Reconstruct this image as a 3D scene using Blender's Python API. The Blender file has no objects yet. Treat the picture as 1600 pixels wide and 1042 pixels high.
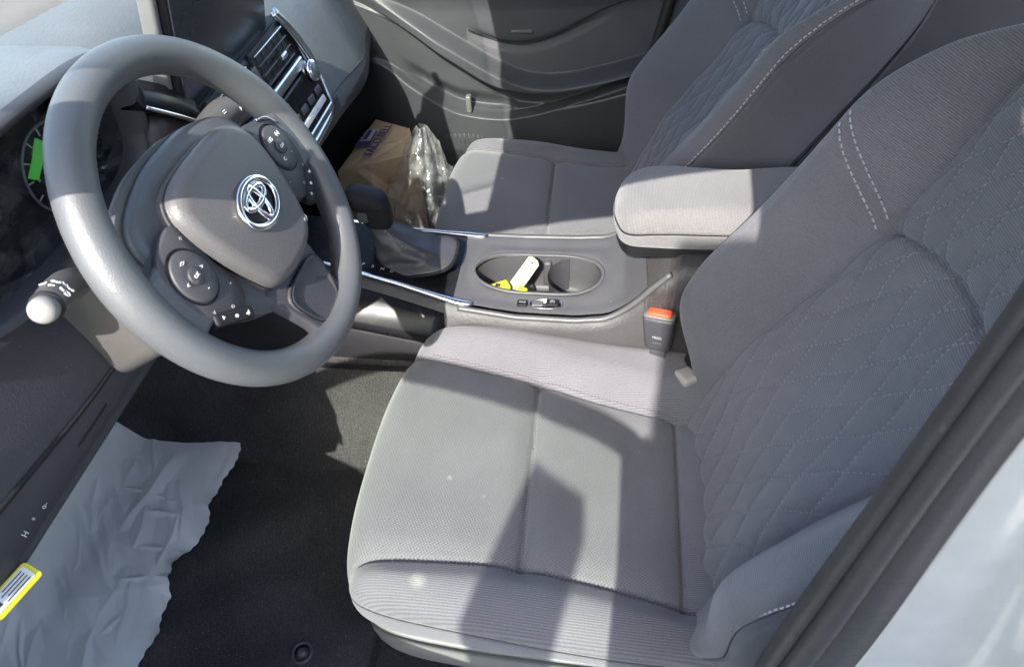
import bpy, math, random
import numpy as np
from mathutils import Matrix, Vector

# ------------------------------------------------------------------ camera, sky, sun, exposure
scene = bpy.context.scene
COL = scene.collection
SUN = np.array([-1.11, 0.15, 1.0]); SUN /= np.linalg.norm(SUN)
cd = bpy.data.cameras.new('camera'); cam = bpy.data.objects.new('camera', cd); COL.objects.link(cam)
CR = np.array([[0.10823372, -0.99302538, -0.04675526], [0.72092463, 0.04601881, 0.69148388], [-0.68450942, -0.10854890, 0.72087724]])
CP = np.array([-0.88994307, 0.08468880, 1.12964823])
m4 = Matrix.Identity(4)
for i in range(3):
    for j in range(3): m4[i][j] = CR[j, i]
    m4[i][3] = CP[i]
cam.matrix_world = m4
cd.sensor_width = 36; cd.lens = 36 * 1036.228 / 1600; cd.clip_start = .02; cd.clip_end = 400
cd.dof.use_dof = True; cd.dof.focus_distance = 1.02; cd.dof.aperture_fstop = 12
scene.camera = cam
w = bpy.data.worlds.new('World'); scene.world = w; w.use_nodes = True
nt = w.node_tree; bg = nt.nodes['Background']
sky = nt.nodes.new('ShaderNodeTexSky'); sky.sky_type = 'NISHITA'; sky.sun_disc = False
sky.sun_elevation = math.asin(SUN[2]); sky.sun_rotation = math.atan2(SUN[0], SUN[1])
sky.dust_density = 2.0
nt.links.new(sky.outputs[0], bg.inputs[0]); bg.inputs[1].default_value = .15
sd = bpy.data.lights.new('sun', 'SUN'); so = bpy.data.objects.new('sun', sd); COL.objects.link(so)
sd.energy = 2.2; sd.angle = math.radians(.5); sd.color = (1, .95, .88)
so.rotation_euler = Vector(SUN).to_track_quat('Z', 'Y').to_euler()
scene.view_settings.view_transform = 'Standard'; scene.view_settings.look = 'None'
scene.view_settings.exposure = 2.52; scene.view_settings.gamma = 1
scene.view_settings.use_curve_mapping = False
try:
    scene.cycles.max_bounces = 10; scene.cycles.transparent_max_bounces = 16
except Exception: pass

# ------------------------------------------------------------------ materials
def nodes(name):
    m = bpy.data.materials.new(name); m.use_nodes = True
    t = m.node_tree; return m, t, t.nodes['Principled BSDF']
def N(t, kind, **kw):
    n = t.nodes.new(kind)
    for k, v in kw.items(): setattr(n, k, v)
    return n
def math_(t, op, a, b=None):
    n = N(t, 'ShaderNodeMath', operation=op)
    for i, v in enumerate((a, b)):
        if v is None: continue
        if isinstance(v, (int, float)): n.inputs[i].default_value = v
        else: t.links.new(v, n.inputs[i])
    return n.outputs[0]
def ramp(t, fac, stops):
    r = N(t, 'ShaderNodeValToRGB'); e = r.color_ramp.elements
    while len(e) < len(stops): e.new(.5)
    for el, (p, c) in zip(e, stops): el.position = p; el.color = (*c, 1) if len(c) == 3 else c
    t.links.new(fac, r.inputs[0]); return r.outputs[0]
def bump(t, h, bs, strength, dist):
    b = N(t, 'ShaderNodeBump'); b.inputs['Strength'].default_value = strength; b.inputs['Distance'].default_value = dist
    t.links.new(h, b.inputs['Height']); t.links.new(b.outputs[0], bs.inputs['Normal']); return b
def noise(t, scale, detail=3, coord=None, rough=.55):
    n = N(t, 'ShaderNodeTexNoise'); n.inputs['Scale'].default_value = scale; n.inputs['Detail'].default_value = detail
    n.inputs['Roughness'].default_value = rough
    if coord is None:
        c = N(t, 'ShaderNodeTexCoord'); coord = c.outputs['Object']
    t.links.new(coord, n.inputs['Vector']); return n.outputs[0]
def plastic(name, col, rough=.5, grain=700, gs=.25, spec=.5, var=.12, dust=0.0):
    m, t, b = nodes(name)
    b.inputs['Roughness'].default_value = rough; b.inputs['Specular IOR Level'].default_value = spec
    c = np.array(col)
    big = noise(t, 9, 5)
    colr = ramp(t, big, [(.3, tuple(c * (1 - var))), (.7, tuple(c * (1 + var)))])
    if dust > 0:
        sp = noise(t, 260, 2)
        msk = ramp(t, sp, [(.70, (0, 0, 0)), (.78, (1, 1, 1))])
        mx = N(t, 'ShaderNodeMix', data_type='RGBA'); f = math_(t, 'MULTIPLY', msk, dust)
        t.links.new(f, mx.inputs[0]); t.links.new(colr, mx.inputs[6]); mx.inputs[7].default_value = (.32, .30, .27, 1)
        colr = mx.outputs[2]
    t.links.new(colr, b.inputs['Base Color'])
    rr = ramp(t, noise(t, 22, 4), [(.3, (rough - .06,) * 3), (.7, (rough + .07,) * 3)]); t.links.new(rr, b.inputs['Roughness'])
    if gs > 0: bump(t, noise(t, grain, 3), b, gs, .0012)
    return m
def fabric(name, col, axis, period=.0034, kind='rib', var=.1, lint=.5, stains=()):
    m, t, b = nodes(name)
    uv = N(t, 'ShaderNodeUVMap'); sp = N(t, 'ShaderNodeSeparateXYZ'); t.links.new(uv.outputs[0], sp.inputs[0])
    nz = noise(t, 420, 2, uv.outputs[0])
    jit = math_(t, 'MULTIPLY', math_(t, 'SUBTRACT', nz, .5), 1.6)
    A, B = (sp.outputs[0], sp.outputs[1]) if axis == 0 else (sp.outputs[1], sp.outputs[0])
    k = 2 * math.pi / period
    if kind == 'rib':
        s = math_(t, 'SINE', math_(t, 'ADD', math_(t, 'MULTIPLY', A, k), jit))
        s2 = math_(t, 'SINE', math_(t, 'MULTIPLY', B, k * 1.7))
        h = math_(t, 'ADD', s, math_(t, 'MULTIPLY', s2, .35))
    else:
        s = math_(t, 'SINE', math_(t, 'ADD', math_(t, 'MULTIPLY', math_(t, 'ADD', A, math_(t, 'MULTIPLY', B, .8)), k), jit))
        s2 = math_(t, 'SINE', math_(t, 'MULTIPLY', math_(t, 'SUBTRACT', B, math_(t, 'MULTIPLY', A, .6)), k))
        h = math_(t, 'ADD', math_(t, 'MULTIPLY', s, .7), math_(t, 'MULTIPLY', s2, .6))
    h = math_(t, 'ADD', h, math_(t, 'MULTIPLY', math_(t, 'SUBTRACT', nz, .5), 2.2))
    c = np.array(col)
    f = math_(t, 'ADD', math_(t, 'MULTIPLY', h, .22), .5)
    colr = ramp(t, f, [(.05, tuple(c * .62)), (.5, tuple(c)), (.95, tuple(c * 1.42))])
    big = ramp(t, noise(t, 7, 5, uv.outputs[0]), [(.3, (1 - var,) * 3), (.7, (1 + var,) * 3)])
    mul = N(t, 'ShaderNodeMix', data_type='RGBA', blend_type='MULTIPLY'); mul.inputs[0].default_value = 1
    t.links.new(colr, mul.inputs[6]); t.links.new(big, mul.inputs[7])
    lt = ramp(t, noise(t, 300, 1, uv.outputs[0]), [(.77, (0, 0, 0)), (.80, (1, 1, 1))])
    mx = N(t, 'ShaderNodeMix', data_type='RGBA'); t.links.new(math_(t, 'MULTIPLY', lt, lint), mx.inputs[0])
    t.links.new(mul.outputs[2], mx.inputs[6]); mx.inputs[7].default_value = (*(c * 2.6), 1)
    last = mx.outputs[2]
    for sx, sy, sr, amt in stains:
        ds = N(t, 'ShaderNodeVectorMath', operation='DISTANCE'); t.links.new(uv.outputs[0], ds.inputs[0]); ds.inputs[1].default_value = (sx, sy, 0)
        fall = math_(t, 'SUBTRACT', 1.0, math_(t, 'DIVIDE', ds.outputs[1], sr)); fall.node.use_clamp = True
        k = ramp(t, math_(t, 'MULTIPLY', fall, math_(t, 'ADD', noise(t, 230, 5, uv.outputs[0], .8), .18)), [(.30, (0, 0, 0)), (.62, (amt * .6,) * 3)])
        m3 = N(t, 'ShaderNodeMix', data_type='RGBA'); t.links.new(k, m3.inputs[0]); t.links.new(last, m3.inputs[6]); m3.inputs[7].default_value = (.34, .33, .29, 1); last = m3.outputs[2]
    t.links.new(last, b.inputs['Base Color'])
    b.inputs['Roughness'].default_value = .85; b.inputs['Specular IOR Level'].default_value = .2
    b.inputs['Sheen Weight'].default_value = .25; b.inputs['Sheen Roughness'].default_value = .5
    bump(t, h, b, .35, .0008)
    return m
def carpet_mat(name, col, speck=(.25, .24, .2), amount=.6):
    m, t, b = nodes(name); c = np.array(col)
    f = noise(t, 330, 6, None, .75); big = noise(t, 5, 4)
    colr = ramp(t, f, [(.25, tuple(c * .35)), (.5, tuple(c)), (.75, tuple(c * 2.2))])
    bb = ramp(t, big, [(.3, (.7,) * 3), (.7, (1.35,) * 3)])
    mul = N(t, 'ShaderNodeMix', data_type='RGBA', blend_type='MULTIPLY'); mul.inputs[0].default_value = 1
    t.links.new(colr, mul.inputs[6]); t.links.new(bb, mul.inputs[7])
    s = ramp(t, noise(t, 190, 1), [(.735, (0, 0, 0)), (.76, (1, 1, 1))])
    mx = N(t, 'ShaderNodeMix', data_type='RGBA'); t.links.new(math_(t, 'MULTIPLY', s, amount), mx.inputs[0])
    t.links.new(mul.outputs[2], mx.inputs[6]); mx.inputs[7].default_value = (*speck, 1)
    t.links.new(mx.outputs[2], b.inputs['Base Color'])
    b.inputs['Roughness'].default_value = .95; b.inputs['Specular IOR Level'].default_value = .1
    bump(t, f, b, 1.0, .007); return m
def simple(name, col, rough=.5, metal=0, spec=.5, coat=0, emit=None, es=0, nvar=.06, ns=30):
    m, t, b = nodes(name); c = np.array(col)
    colr = ramp(t, noise(t, ns, 4), [(.3, tuple(c * (1 - nvar))), (.7, tuple(np.minimum(c * (1 + nvar), 1)))])
    t.links.new(colr, b.inputs['Base Color'])
    b.inputs['Roughness'].default_value = rough; b.inputs['Metallic'].default_value = metal
    b.inputs['Specular IOR Level'].default_value = spec; b.inputs['Coat Weight'].default_value = coat
    if emit: b.inputs['Emission Color'].default_value = (*emit, 1); b.inputs['Emission Strength'].default_value = es
    return m
def pane(name, tint, gloss=.08, rough=.02, haze=0.0, bscale=0, bstr=0, hazecol=(.8, .8, .78)):
    m = bpy.data.materials.new(name); m.use_nodes = True; t = m.node_tree
    t.nodes.remove(t.nodes['Principled BSDF']); out = t.nodes['Material Output']
    tr = N(t, 'ShaderNodeBsdfTransparent'); tr.inputs[0].default_value = (*tint, 1)
    gl = N(t, 'ShaderNodeBsdfGlossy'); gl.inputs[1].default_value = rough
    mx = N(t, 'ShaderNodeMixShader'); fr = N(t, 'ShaderNodeLayerWeight'); fr.inputs[0].default_value = .5
    f = math_(t, 'ADD', math_(t, 'MULTIPLY', math_(t, 'POWER', fr.outputs[1], 4.0), .6), gloss * .6)
    t.links.new(f, mx.inputs[0]); t.links.new(tr.outputs[0], mx.inputs[1]); t.links.new(gl.outputs[0], mx.inputs[2])
    last = mx.outputs[0]
    if haze > 0:
        df = N(t, 'ShaderNodeBsdfDiffuse'); df.inputs[0].default_value = (*hazecol, 1)
        m2 = N(t, 'ShaderNodeMixShader')
        hz = ramp(t, noise(t, 45, 5), [(.35, (haze * .4,) * 3), (.7, (min(1, haze * 1.9),) * 3)])
        t.links.new(hz, m2.inputs[0])
        t.links.new(last, m2.inputs[1]); t.links.new(df.outputs[0], m2.inputs[2]); last = m2.outputs[0]
    if bstr:
        b = N(t, 'ShaderNodeBump'); b.inputs['Strength'].default_value = bstr; b.inputs['Distance'].default_value = .004
        t.links.new(noise(t, bscale, 3), b.inputs['Height']); t.links.new(b.outputs[0], gl.inputs['Normal']); t.links.new(b.outputs[0], fr.inputs['Normal'])
    t.links.new(last, out.inputs[0]); return m

M = {}
FC = (.128, .124, .136)
M['rib_cushion'] = fabric('rib_cushion', FC, 0, .0027, stains=((-.192, .28, .024, .8),))
M['rib_back'] = fabric('rib_back', FC, 1, .0025)
M['weave'] = fabric('weave', (.128, .128, .134), 0, .0042, 'weave', stains=((-.038, .267, .009, .9), (-.06, .215, .006, .5)))
M['side_cloth'] = fabric('side_cloth', (.092, .090, .101), 0, .002, 'weave')
M['arm_cloth'] = fabric('arm_cloth', (.15, .144, .146), 1, .0021)
M['thread'] = simple('thread', (.42, .42, .43), .8, spec=.2)
M['thread_dark'] = simple('thread_dark', (.25, .25, .265), .8, spec=.2)
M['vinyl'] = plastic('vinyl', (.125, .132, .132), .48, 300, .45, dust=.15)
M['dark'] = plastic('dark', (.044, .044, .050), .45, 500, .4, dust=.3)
M['darker'] = plastic('darker', (.017, .017, .019), .55, 700, .25, spec=.2)
M['mid'] = plastic('mid', (.058, .058, .063), .5, 600, .3, dust=.25)
M['rim'] = plastic('rim', (.078, .083, .088), .42, 900, .34, spec=.55, var=.08)
M['pad'] = plastic('pad', (.092, .088, .088), .42, 520, .35, dust=.25)
M['column'] = plastic('column', (.075, .07, .067), .5, 800, .25)
M['doorp'] = plastic('doorp', (.046, .049, .053), .45, 500, .3)
M['doorcloth'] = plastic('doorcloth', (.066, .067, .072), .75, 500, .4)
M['deck'] = plastic('deck', (.075, .073, .075), .42, 700, .2, dust=.5)
M['conside'] = plastic('conside', (.050, .048, .049), .55, 240, .8, dust=.4)
def streaks(m, centre, size):
    t = m.node_tree; b = t.nodes['Principled BSDF']; src = b.inputs['Base Color'].links[0].from_socket
    tc = N(t, 'ShaderNodeTexCoord'); mp = N(t, 'ShaderNodeMapping'); mp.inputs['Scale'].default_value = (1, 14, 1.6)
    t.links.new(tc.outputs['Object'], mp.inputs[0]); n_ = noise(t, 16, 3, mp.outputs[0])
    ds = N(t, 'ShaderNodeVectorMath', operation='DISTANCE'); t.links.new(tc.outputs['Object'], ds.inputs[0]); ds.inputs[1].default_value = centre
    fall = math_(t, 'SUBTRACT', 1.0, math_(t, 'DIVIDE', ds.outputs[1], size)); fall.node.use_clamp = True
    k = ramp(t, math_(t, 'MULTIPLY', n_, math_(t, 'ADD', math_(t, 'MULTIPLY', fall, 1.2), .12)), [(.38, (0, 0, 0)), (.52, (.75,) * 3)])
    mx = N(t, 'ShaderNodeMix', data_type='RGBA'); t.links.new(k, mx.inputs[0]); t.links.new(src, mx.inputs[6]); mx.inputs[7].default_value = (.016, .013, .013, 1)
    t.links.new(mx.outputs[2], b.inputs['Base Color'])
streaks(M['conside'], (-.118, -.13, .40), .075)
M['gloss'] = plastic('gloss', (.013, .013, .015), .26, 700, 0, spec=.12, dust=.06)
M['leather'] = plastic('leather', (.045, .045, .05), .42, 160, .5)
M['chrome'] = simple('chrome', (.75, .76, .78), .16, 1)
M['satin'] = simple('satin', (.55, .56, .57), .28, 1)
M['silver_grey'] = simple('silver_grey', (.12, .122, .122), .4)
M['white_mark'] = simple('white_mark', (.75, .75, .74), .6)
M['grey_mark'] = simple('grey_mark', (.30, .30, .31), .6)
M['paint'] = simple('paint', (.315, .317, .30), .2, spec=.5, coat=1)
M['rubber'] = plastic('rubber', (.022, .022, .022), .5, 300, .3, dust=.25)
M['floor'] = carpet_mat('floor', (.045, .046, .042))
M['mat'] = carpet_mat('mat', (.072, .070, .069), amount=.8)
M['tunnel'] = carpet_mat('tunnel', (.028, .029, .026), amount=.4)
M['screen'] = simple('screen', (.036, .039, .046), .25, spec=.6, nvar=.15, ns=60)
M['green_lit'] = simple('green_lit', (.03, .25, .03), .5, emit=(.10, .62, .09), es=.075)
M['lens'] = pane('lens', (.85, .86, .88), .05, .06, haze=.05)  # diffuse haze mixed in to imitate veiling glare over the cluster
M['glass'] = pane('glass', (.90, .945, .91), .06)
M['wglass'] = pane('wglass', (.93, .955, .935), .05)
M['knob_lit'] = simple('knob_lit', (.19, .185, .175), .4)
M['orange'] = simple('orange', (.75, .09, .03), .25, spec=.6, coat=.5)
M['base_plastic'] = plastic('base_plastic', (.20, .20, .19), .45, 500, .3, dust=.2)
M['beige'] = simple('beige', (.38, .36, .32), .6)
M['yellow'] = simple('yellow', (.55, .52, .02), .5)
M['tagwhite'] = simple('tagwhite', (.27, .31, .20), .5)
M['label_white'] = simple('label_white', (.62, .61, .62), .5)
M['black_mark'] = simple('black_mark', (.02, .02, .02), .6)
M['violet'] = simple('violet', (.075, .05, .12), .6)
M['palemark'] = simple('palemark', (.45, .44, .46), .6)
M['concrete'] = simple('concrete', (.45, .44, .42), .9, nvar=.15, ns=4)
M['ground'] = simple('ground', (.36, .36, .355), .9, nvar=.2, ns=3)
M['stain'] = simple('stain', (.30, .29, .25), .9, nvar=.3, ns=200)
M['headliner'] = simple('headliner', (.45, .44, .42), .9)
M['clear'] = pane('clear', (.97, .97, .96), .20, .07, haze=.12, bscale=60, bstr=.9)
def paper_mat():
    m, t, b = nodes('paper'); n1 = noise(t, 14, 6)
    c = ramp(t, n1, [(.3, (.78, .755, .72)), (.7, (.85, .825, .79))]); t.links.new(c, b.inputs['Base Color'])
    b.inputs['Roughness'].default_value = .7; b.inputs['Specular IOR Level'].default_value = .2
    bump(t, noise(t, 120, 4), b, .12, .002); return m
def kraft_mat():
    m, t, b = nodes('kraft'); n1 = noise(t, 16, 6)
    c = ramp(t, n1, [(.3, (.36, .245, .14)), (.7, (.46, .33, .20))]); t.links.new(c, b.inputs['Base Color'])
    b.inputs['Roughness'].default_value = .75; bump(t, noise(t, 90, 4), b, .15, .002); return m
M['paper'] = paper_mat(); M['kraft'] = kraft_mat()

# ------------------------------------------------------------------ mesh helpers
ROOT = {}
def tag(o, label=None, cat=None, group=None, kind=None):
    for k, v in (('label', label), ('category', cat), ('group', group), ('kind', kind)):
        if v: o[k] = v
    return o
def thing(name, label, cat, loc=(0, 0, 0), mat=None, group=None):
    o = bpy.data.objects.new(name, None); COL.objects.link(o); o.empty_display_size = .05
    mt = mat if mat is not None else Matrix.Translation(Vector(loc))
    o.matrix_world = mt; ROOT[o.name] = mt
    return tag(o, label, cat, group)
def mk(name, V, F, mats, parent=None, smooth=True, midx=None, uv=None, local=False):
    V = np.asarray(V, float)
    if parent is not None:
        mt = ROOT[parent.name]; ROOT_m = mt
        if not local:
            inv = np.array(mt.inverted()); V = V @ inv[:3, :3].T + inv[:3, 3]
    me = bpy.data.meshes.new(name)
    me.from_pydata(V.tolist(), [], [list(map(int, f)) for f in F])
    if not isinstance(mats, (list, tuple)): mats = [mats]
    for q in mats: me.materials.append(q)
    if midx is not None: me.polygons.foreach_set('material_index', np.asarray(midx, np.int32))
    if smooth: me.polygons.foreach_set('use_smooth', np.ones(len(me.polygons), bool))
    if uv is not None:
        l = me.uv_layers.new(name='UVMap'); li = np.zeros(len(me.loops), np.int32); me.loops.foreach_get('vertex_index', li)
        l.data.foreach_set('uv', np.asarray(uv, float)[li].ravel())
    me.update()
    o = bpy.data.objects.new(name, me); COL.objects.link(o)
    if parent is not None:
        o.parent = parent; ROOT[o.name] = ROOT[parent.name]
    return o
def gridf(n, m, wrap=False):
    F = []
    for i in range(n - 1):
        for j in range(m - (0 if wrap else 1)):
            a = i * m + j; b = i * m + (j + 1) % m
            F.append((a, b, b + m, a + m))
    return F
def loft(rings, closed=True, cap=True):
    rings = [np.asarray(r, float) for r in rings]; m = len(rings[0]); V = np.concatenate(rings)
    F = gridf(len(rings), m, closed)
    if cap and closed:
        F.append(tuple(range(m))[::-1]); k = (len(rings) - 1) * m; F.append(tuple(range(k, k + m)))
    return V, F
def join(*parts):
    V = []; F = []; k = 0
    for v, f in parts:
        V.append(np.asarray(v, float)); F += [tuple(i + k for i in q) for q in f]; k += len(v)
    return np.concatenate(V), F
def cr(P, n=8, closed=False):
    P = np.asarray(P, float); out = []
    L = len(P)
    for i in range(L if closed else L - 1):
        if closed: p0, p1, p2, p3 = P[i - 1], P[i], P[(i + 1) % L], P[(i + 2) % L]
        else:
            p1, p2 = P[i], P[i + 1]; p0 = P[i - 1] if i else 2 * p1 - p2; p3 = P[i + 2] if i + 2 < L else 2 * p2 - p1
        for k in range(n):
            t = k / n
            out.append(.5 * (2 * p1 + (p2 - p0) * t + (2 * p0 - 5 * p1 + 4 * p2 - p3) * t * t + (3 * p1 - p0 - 3 * p2 + p3) * t ** 3))
    if not closed: out.append(P[-1])
    return np.array(out)
def tube(P, r, n=12, cap=True, flat=1.0, up=(0, 0, 1), closed=False):
    P = np.asarray(P, float); L = len(P); r = np.broadcast_to(np.asarray(r, float), (L,))
    T = np.gradient(P, axis=0) if not closed else np.roll(P, -1, 0) - np.roll(P, 1, 0)
    T /= np.linalg.norm(T, axis=1)[:, None] + 1e-12
    rings = []; a = np.linspace(0, 2 * np.pi, n, endpoint=False); pu = np.array(up, float)
    for p, t, rr in zip(P, T, r):
        s = np.cross(t, pu)
        if np.linalg.norm(s) < 1e-4: s = np.cross(t, [1, .2, .1])
        s /= np.linalg.norm(s); u = np.cross(s, t)
        rings.append(p + rr * (np.cos(a)[:, None] * s + flat * np.sin(a)[:, None] * u))
    if closed:
        rings.append(rings[0]); V, F = loft(rings, True, False); return V, F
    return loft(rings, True, cap)
def rbox(c, s, r=.008, k=4, R=None):
    """rounded box of full size s about c; R optional 3x3 whose rows are its axes"""
    s = np.array(s, float) / 2; r = min(r, s.min() * .98)
    n = 2 * k + 2; V = []; F = []
    q = np.linspace(0, np.pi / 2, k + 1)
    prof = np.concatenate([-(s[:, None] - r) - r * np.cos(q) for _ in (0,)], 0) if False else None
    t = np.concatenate([-1 + 0 * q, 1 + 0 * q]); e = np.concatenate([-np.cos(q), np.sin(q)])
    base = 0
    for ax in range(3):
        for sg in (-1, 1):
            a, b = (ax + 1) % 3, (ax + 2) % 3
            for i in range(n):
                for j in range(n):
                    ti, tj = t[i], t[j]; ei = np.tan(np.arcsin(e[i]) * .5) / np.tan(np.pi / 4); ej = np.tan(np.arcsin(e[j]) * .5) / np.tan(np.pi / 4)
                    d = np.zeros(3); d[ax] = sg; d[a] = ei; d[b] = ej; d /= np.linalg.norm(d)
                    p = np.zeros(3); p[ax] = sg * (s[ax] - r); p[a] = ti * (s[a] - r); p[b] = tj * (s[b] - r)
                    V.append(p + r * d)
            for i in range(n - 1):
                for j in range(n - 1):
                    f = (base + i * n + j, base + (i + 1) * n + j, base + (i + 1) * n + j + 1, base + i * n + j + 1)
                    F.append(f if sg > 0 else f[::-1])
            base += n * n
    V = np.array(V)
    if R is not None: V = V @ np.array(R, float)
    return V + np.array(c, float), F
def ss(x, a, b):
    t = np.clip((x - a) / (b - a), 0, 1); return t * t * (3 - 2 * t)
def pdist(A, B, line):
    line = np.asarray(line, float); D = np.full(A.shape, 1e9)
    for p, q in zip(line[:-1], line[1:]):
        d = q - p; L = d @ d + 1e-12
        t = np.clip(((A - p[0]) * d[0] + (B - p[1]) * d[1]) / L, 0, 1)
        D = np.minimum(D, np.hypot(A - p[0] - t * d[0], B - p[1] - t * d[1]))
    return D
class Pillow:
    """upholstered form: a top surface c=top(a,b) over an outline, rolled over at the edge, sides down to cb"""
    def __init__(s, outline, top, R, cb, cen, n=200, bulge=.0, ks=8, inset=0.):
        s.top = top; s.R = R; s.cen = np.array(cen, float)
        o = cr(outline, 14, True) - s.cen; ph = np.arctan2(o[:, 1], o[:, 0]); k = np.argsort(ph)
        s.ph = ph[k]; s.rr = np.hypot(o[:, 0], o[:, 1])[k]
        t = np.linspace(-1, 1, n); t = np.sign(t) * (1 - (1 - np.abs(t)) ** 1.35)
        W = np.ptp(o[:, 0]); L = np.ptp(o[:, 1])
        U, Vv = np.meshgrid(t, t, indexing='ij'); m = np.maximum(abs(U), abs(Vv))
        phi = np.arctan2(Vv * L, U * W); rad = s.rad(phi) * m
        A = s.cen[0] + rad * np.cos(phi); B = s.cen[1] + rad * np.sin(phi)
        C = s.c(A, B)
        top_n = n * n; V = [np.stack([A.ravel(), B.ravel(), C.ravel()], 1)]; uv = [np.stack([A.ravel(), B.ravel()], 1)]
        F = gridf(n, n)
        loop = [(i, 0) for i in range(n)] + [(n - 1, j) for j in range(1, n)] + [(i, n - 1) for i in range(n - 2, -1, -1)] + [(0, j) for j in range(n - 2, 0, -1)]
        li = np.array([i * n + j for i, j in loop]); prev = li; m_ = len(li)
        P = V[0][li]; dirs = P[:, :2] - s.cen; dirs /= np.linalg.norm(dirs, axis=1)[:, None]
        F = [f[::-1] for f in F] if False else F
        base = top_n; h = P[:, 2] - cb
        for q in range(1, ks + 1):
            x = q / ks; off = bulge * math.sin(math.pi * min(x * 1.15, 1)) - inset * x * x
            ring = np.stack([P[:, 0] + dirs[:, 0] * off, P[:, 1] + dirs[:, 1] * off, P[:, 2] - h * x], 1)
            V.append(ring); uv.append(P[:, :2] + dirs * (h * x)[:, None])
            cur = np.arange(base, base + m_)
            for i in range(m_):
                j = (i + 1) % m_; F.append((prev[i], cur[i], cur[j], prev[j]))
            prev = cur; base += m_
        F.append(tuple(prev))
        s.V = np.concatenate(V); s.uv = np.concatenate(uv); s.F = F; s.ntop = (n - 1) ** 2
    def rad(s, phi): return np.interp(phi, s.ph, s.rr, period=2 * np.pi)
    def c(s, A, B):
        A = np.asarray(A, float); B = np.asarray(B, float)
        x = A - s.cen[0]; y = B - s.cen[1]; r = np.hypot(x, y); R0 = s.rad(np.arctan2(y, x))
        d = np.clip(R0 - r, 0, s.R); return s.top(A, B) - (s.R - np.sqrt(np.maximum(s.R ** 2 - (s.R - d) ** 2, 0)))
    def edge(s, n=200, ph0=-np.pi, ph1=np.pi, m=1.0):
        p = np.linspace(ph0, ph1, n); r = s.rad(p) * m; return s.cen + np.stack([r * np.cos(p), r * np.sin(p)], 1)
    def centroids(s):
        return s.V[np.array([f for f in s.F[:-1]])].mean(1)
def resample(P, step):
    P = np.asarray(P, float); d = np.r_[0, np.cumsum(np.linalg.norm(np.diff(P, axis=0), axis=1))]
    n = max(2, int(d[-1] / step) + 1); t = np.linspace(0, d[-1], n)
    return np.stack([np.interp(t, d, P[:, k]) for k in range(P.shape[1])], 1)
def stitches(P3, nrm, length=.0048, gap=.0026, r=.0009, rng=random.Random(3)):
    """dashes of thread along a 3D line, sitting on the surface"""
    Q = resample(P3, length + gap); parts = []
    nrm = np.broadcast_to(np.asarray(nrm, float), Q.shape) if np.ndim(nrm) == 1 else nrm
    for i in range(len(Q) - 1):
        d = Q[i + 1] - Q[i]; L = np.linalg.norm(d)
        if L < 1e-5: continue
        d /= L; n = nrm[min(i, len(nrm) - 1)]; s = np.cross(d, n); s /= np.linalg.norm(s) + 1e-9
        a = Q[i] + s * rng.uniform(-.0003, .0003); b = a + d * length * rng.uniform(.85, 1.05)
        v = [a - s * r, a + s * r, b + s * r, b - s * r]; v += [p + n * r * 1.1 for p in v]
        parts.append((np.array(v), [(0, 1, 5, 4), (1, 2, 6, 5), (2, 3, 7, 6), (3, 0, 4, 7), (4, 5, 6, 7), (3, 2, 1, 0)]))
    return join(*parts)
def text(name, body, size, mat, parent, org, ax, ay, local=False, depth=.0003, align='CENTER'):
    cu = bpy.data.curves.new(name, 'FONT'); cu.body = body; cu.size = size; cu.extrude = depth; cu.align_x = align; cu.align_y = 'CENTER'
    cu.resolution_u = 3
    tmp = bpy.data.objects.new(name + '_src', cu); COL.objects.link(tmp)
    bpy.context.view_layer.update()
    me = bpy.data.meshes.new_from_object(tmp.evaluated_get(bpy.context.evaluated_depsgraph_get()))
    V = np.array([v.co[:] for v in me.vertices]); F = [tuple(p.vertices) for p in me.polygons]
    bpy.data.objects.remove(tmp); bpy.data.curves.remove(cu); bpy.data.meshes.remove(me)
    ax = np.array(ax, float); ax /= np.linalg.norm(ax); ay = np.array(ay, float); ay -= ax * (ay @ ax); ay /= np.linalg.norm(ay); az = np.cross(ax, ay)
    W = np.array(org, float) + V[:, :1] * ax + V[:, 1:2] * ay + V[:, 2:] * az
    return mk(name, W, F, mat, parent, smooth=False, local=local)
def prism(poly, ax, ay, org, depth):
    """flat outline in the plane (ax, ay) through org, given a thickness along ax x ay"""
    ax = np.array(ax, float); ay = np.array(ay, float); az = np.cross(ax, ay); az /= np.linalg.norm(az)
    P = np.array(poly, float); B = np.array(org) + P[:, :1] * ax + P[:, 1:2] * ay
    return loft([B, B + az * depth])
def rrect(w, h, r, k=5):
    out = []
    for cx, cy, a0 in ((w / 2 - r, h / 2 - r, 0), (-w / 2 + r, h / 2 - r, 90), (-w / 2 + r, -h / 2 + r, 180), (w / 2 - r, -h / 2 + r, 270)):
        for i in range(k + 1):
            a = math.radians(a0 + 90 * i / k); out.append((cx + r * math.cos(a), cy + r * math.sin(a)))
    return np.array(out)
RND = np.random.RandomState(7)

# ------------------------------------------------------------------ ground and car shell
V = [(-60, -60, -.26), (60, -60, -.26), (60, 60, -.26), (-60, 60, -.26)]
tag(mk('ground', V, [(0, 1, 2, 3)], M['ground'], smooth=False), kind='structure')

body = thing('body_shell', 'white painted car body with the driver side door opening and dark pillar trim', 'car body', (0, 0, 0))
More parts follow.
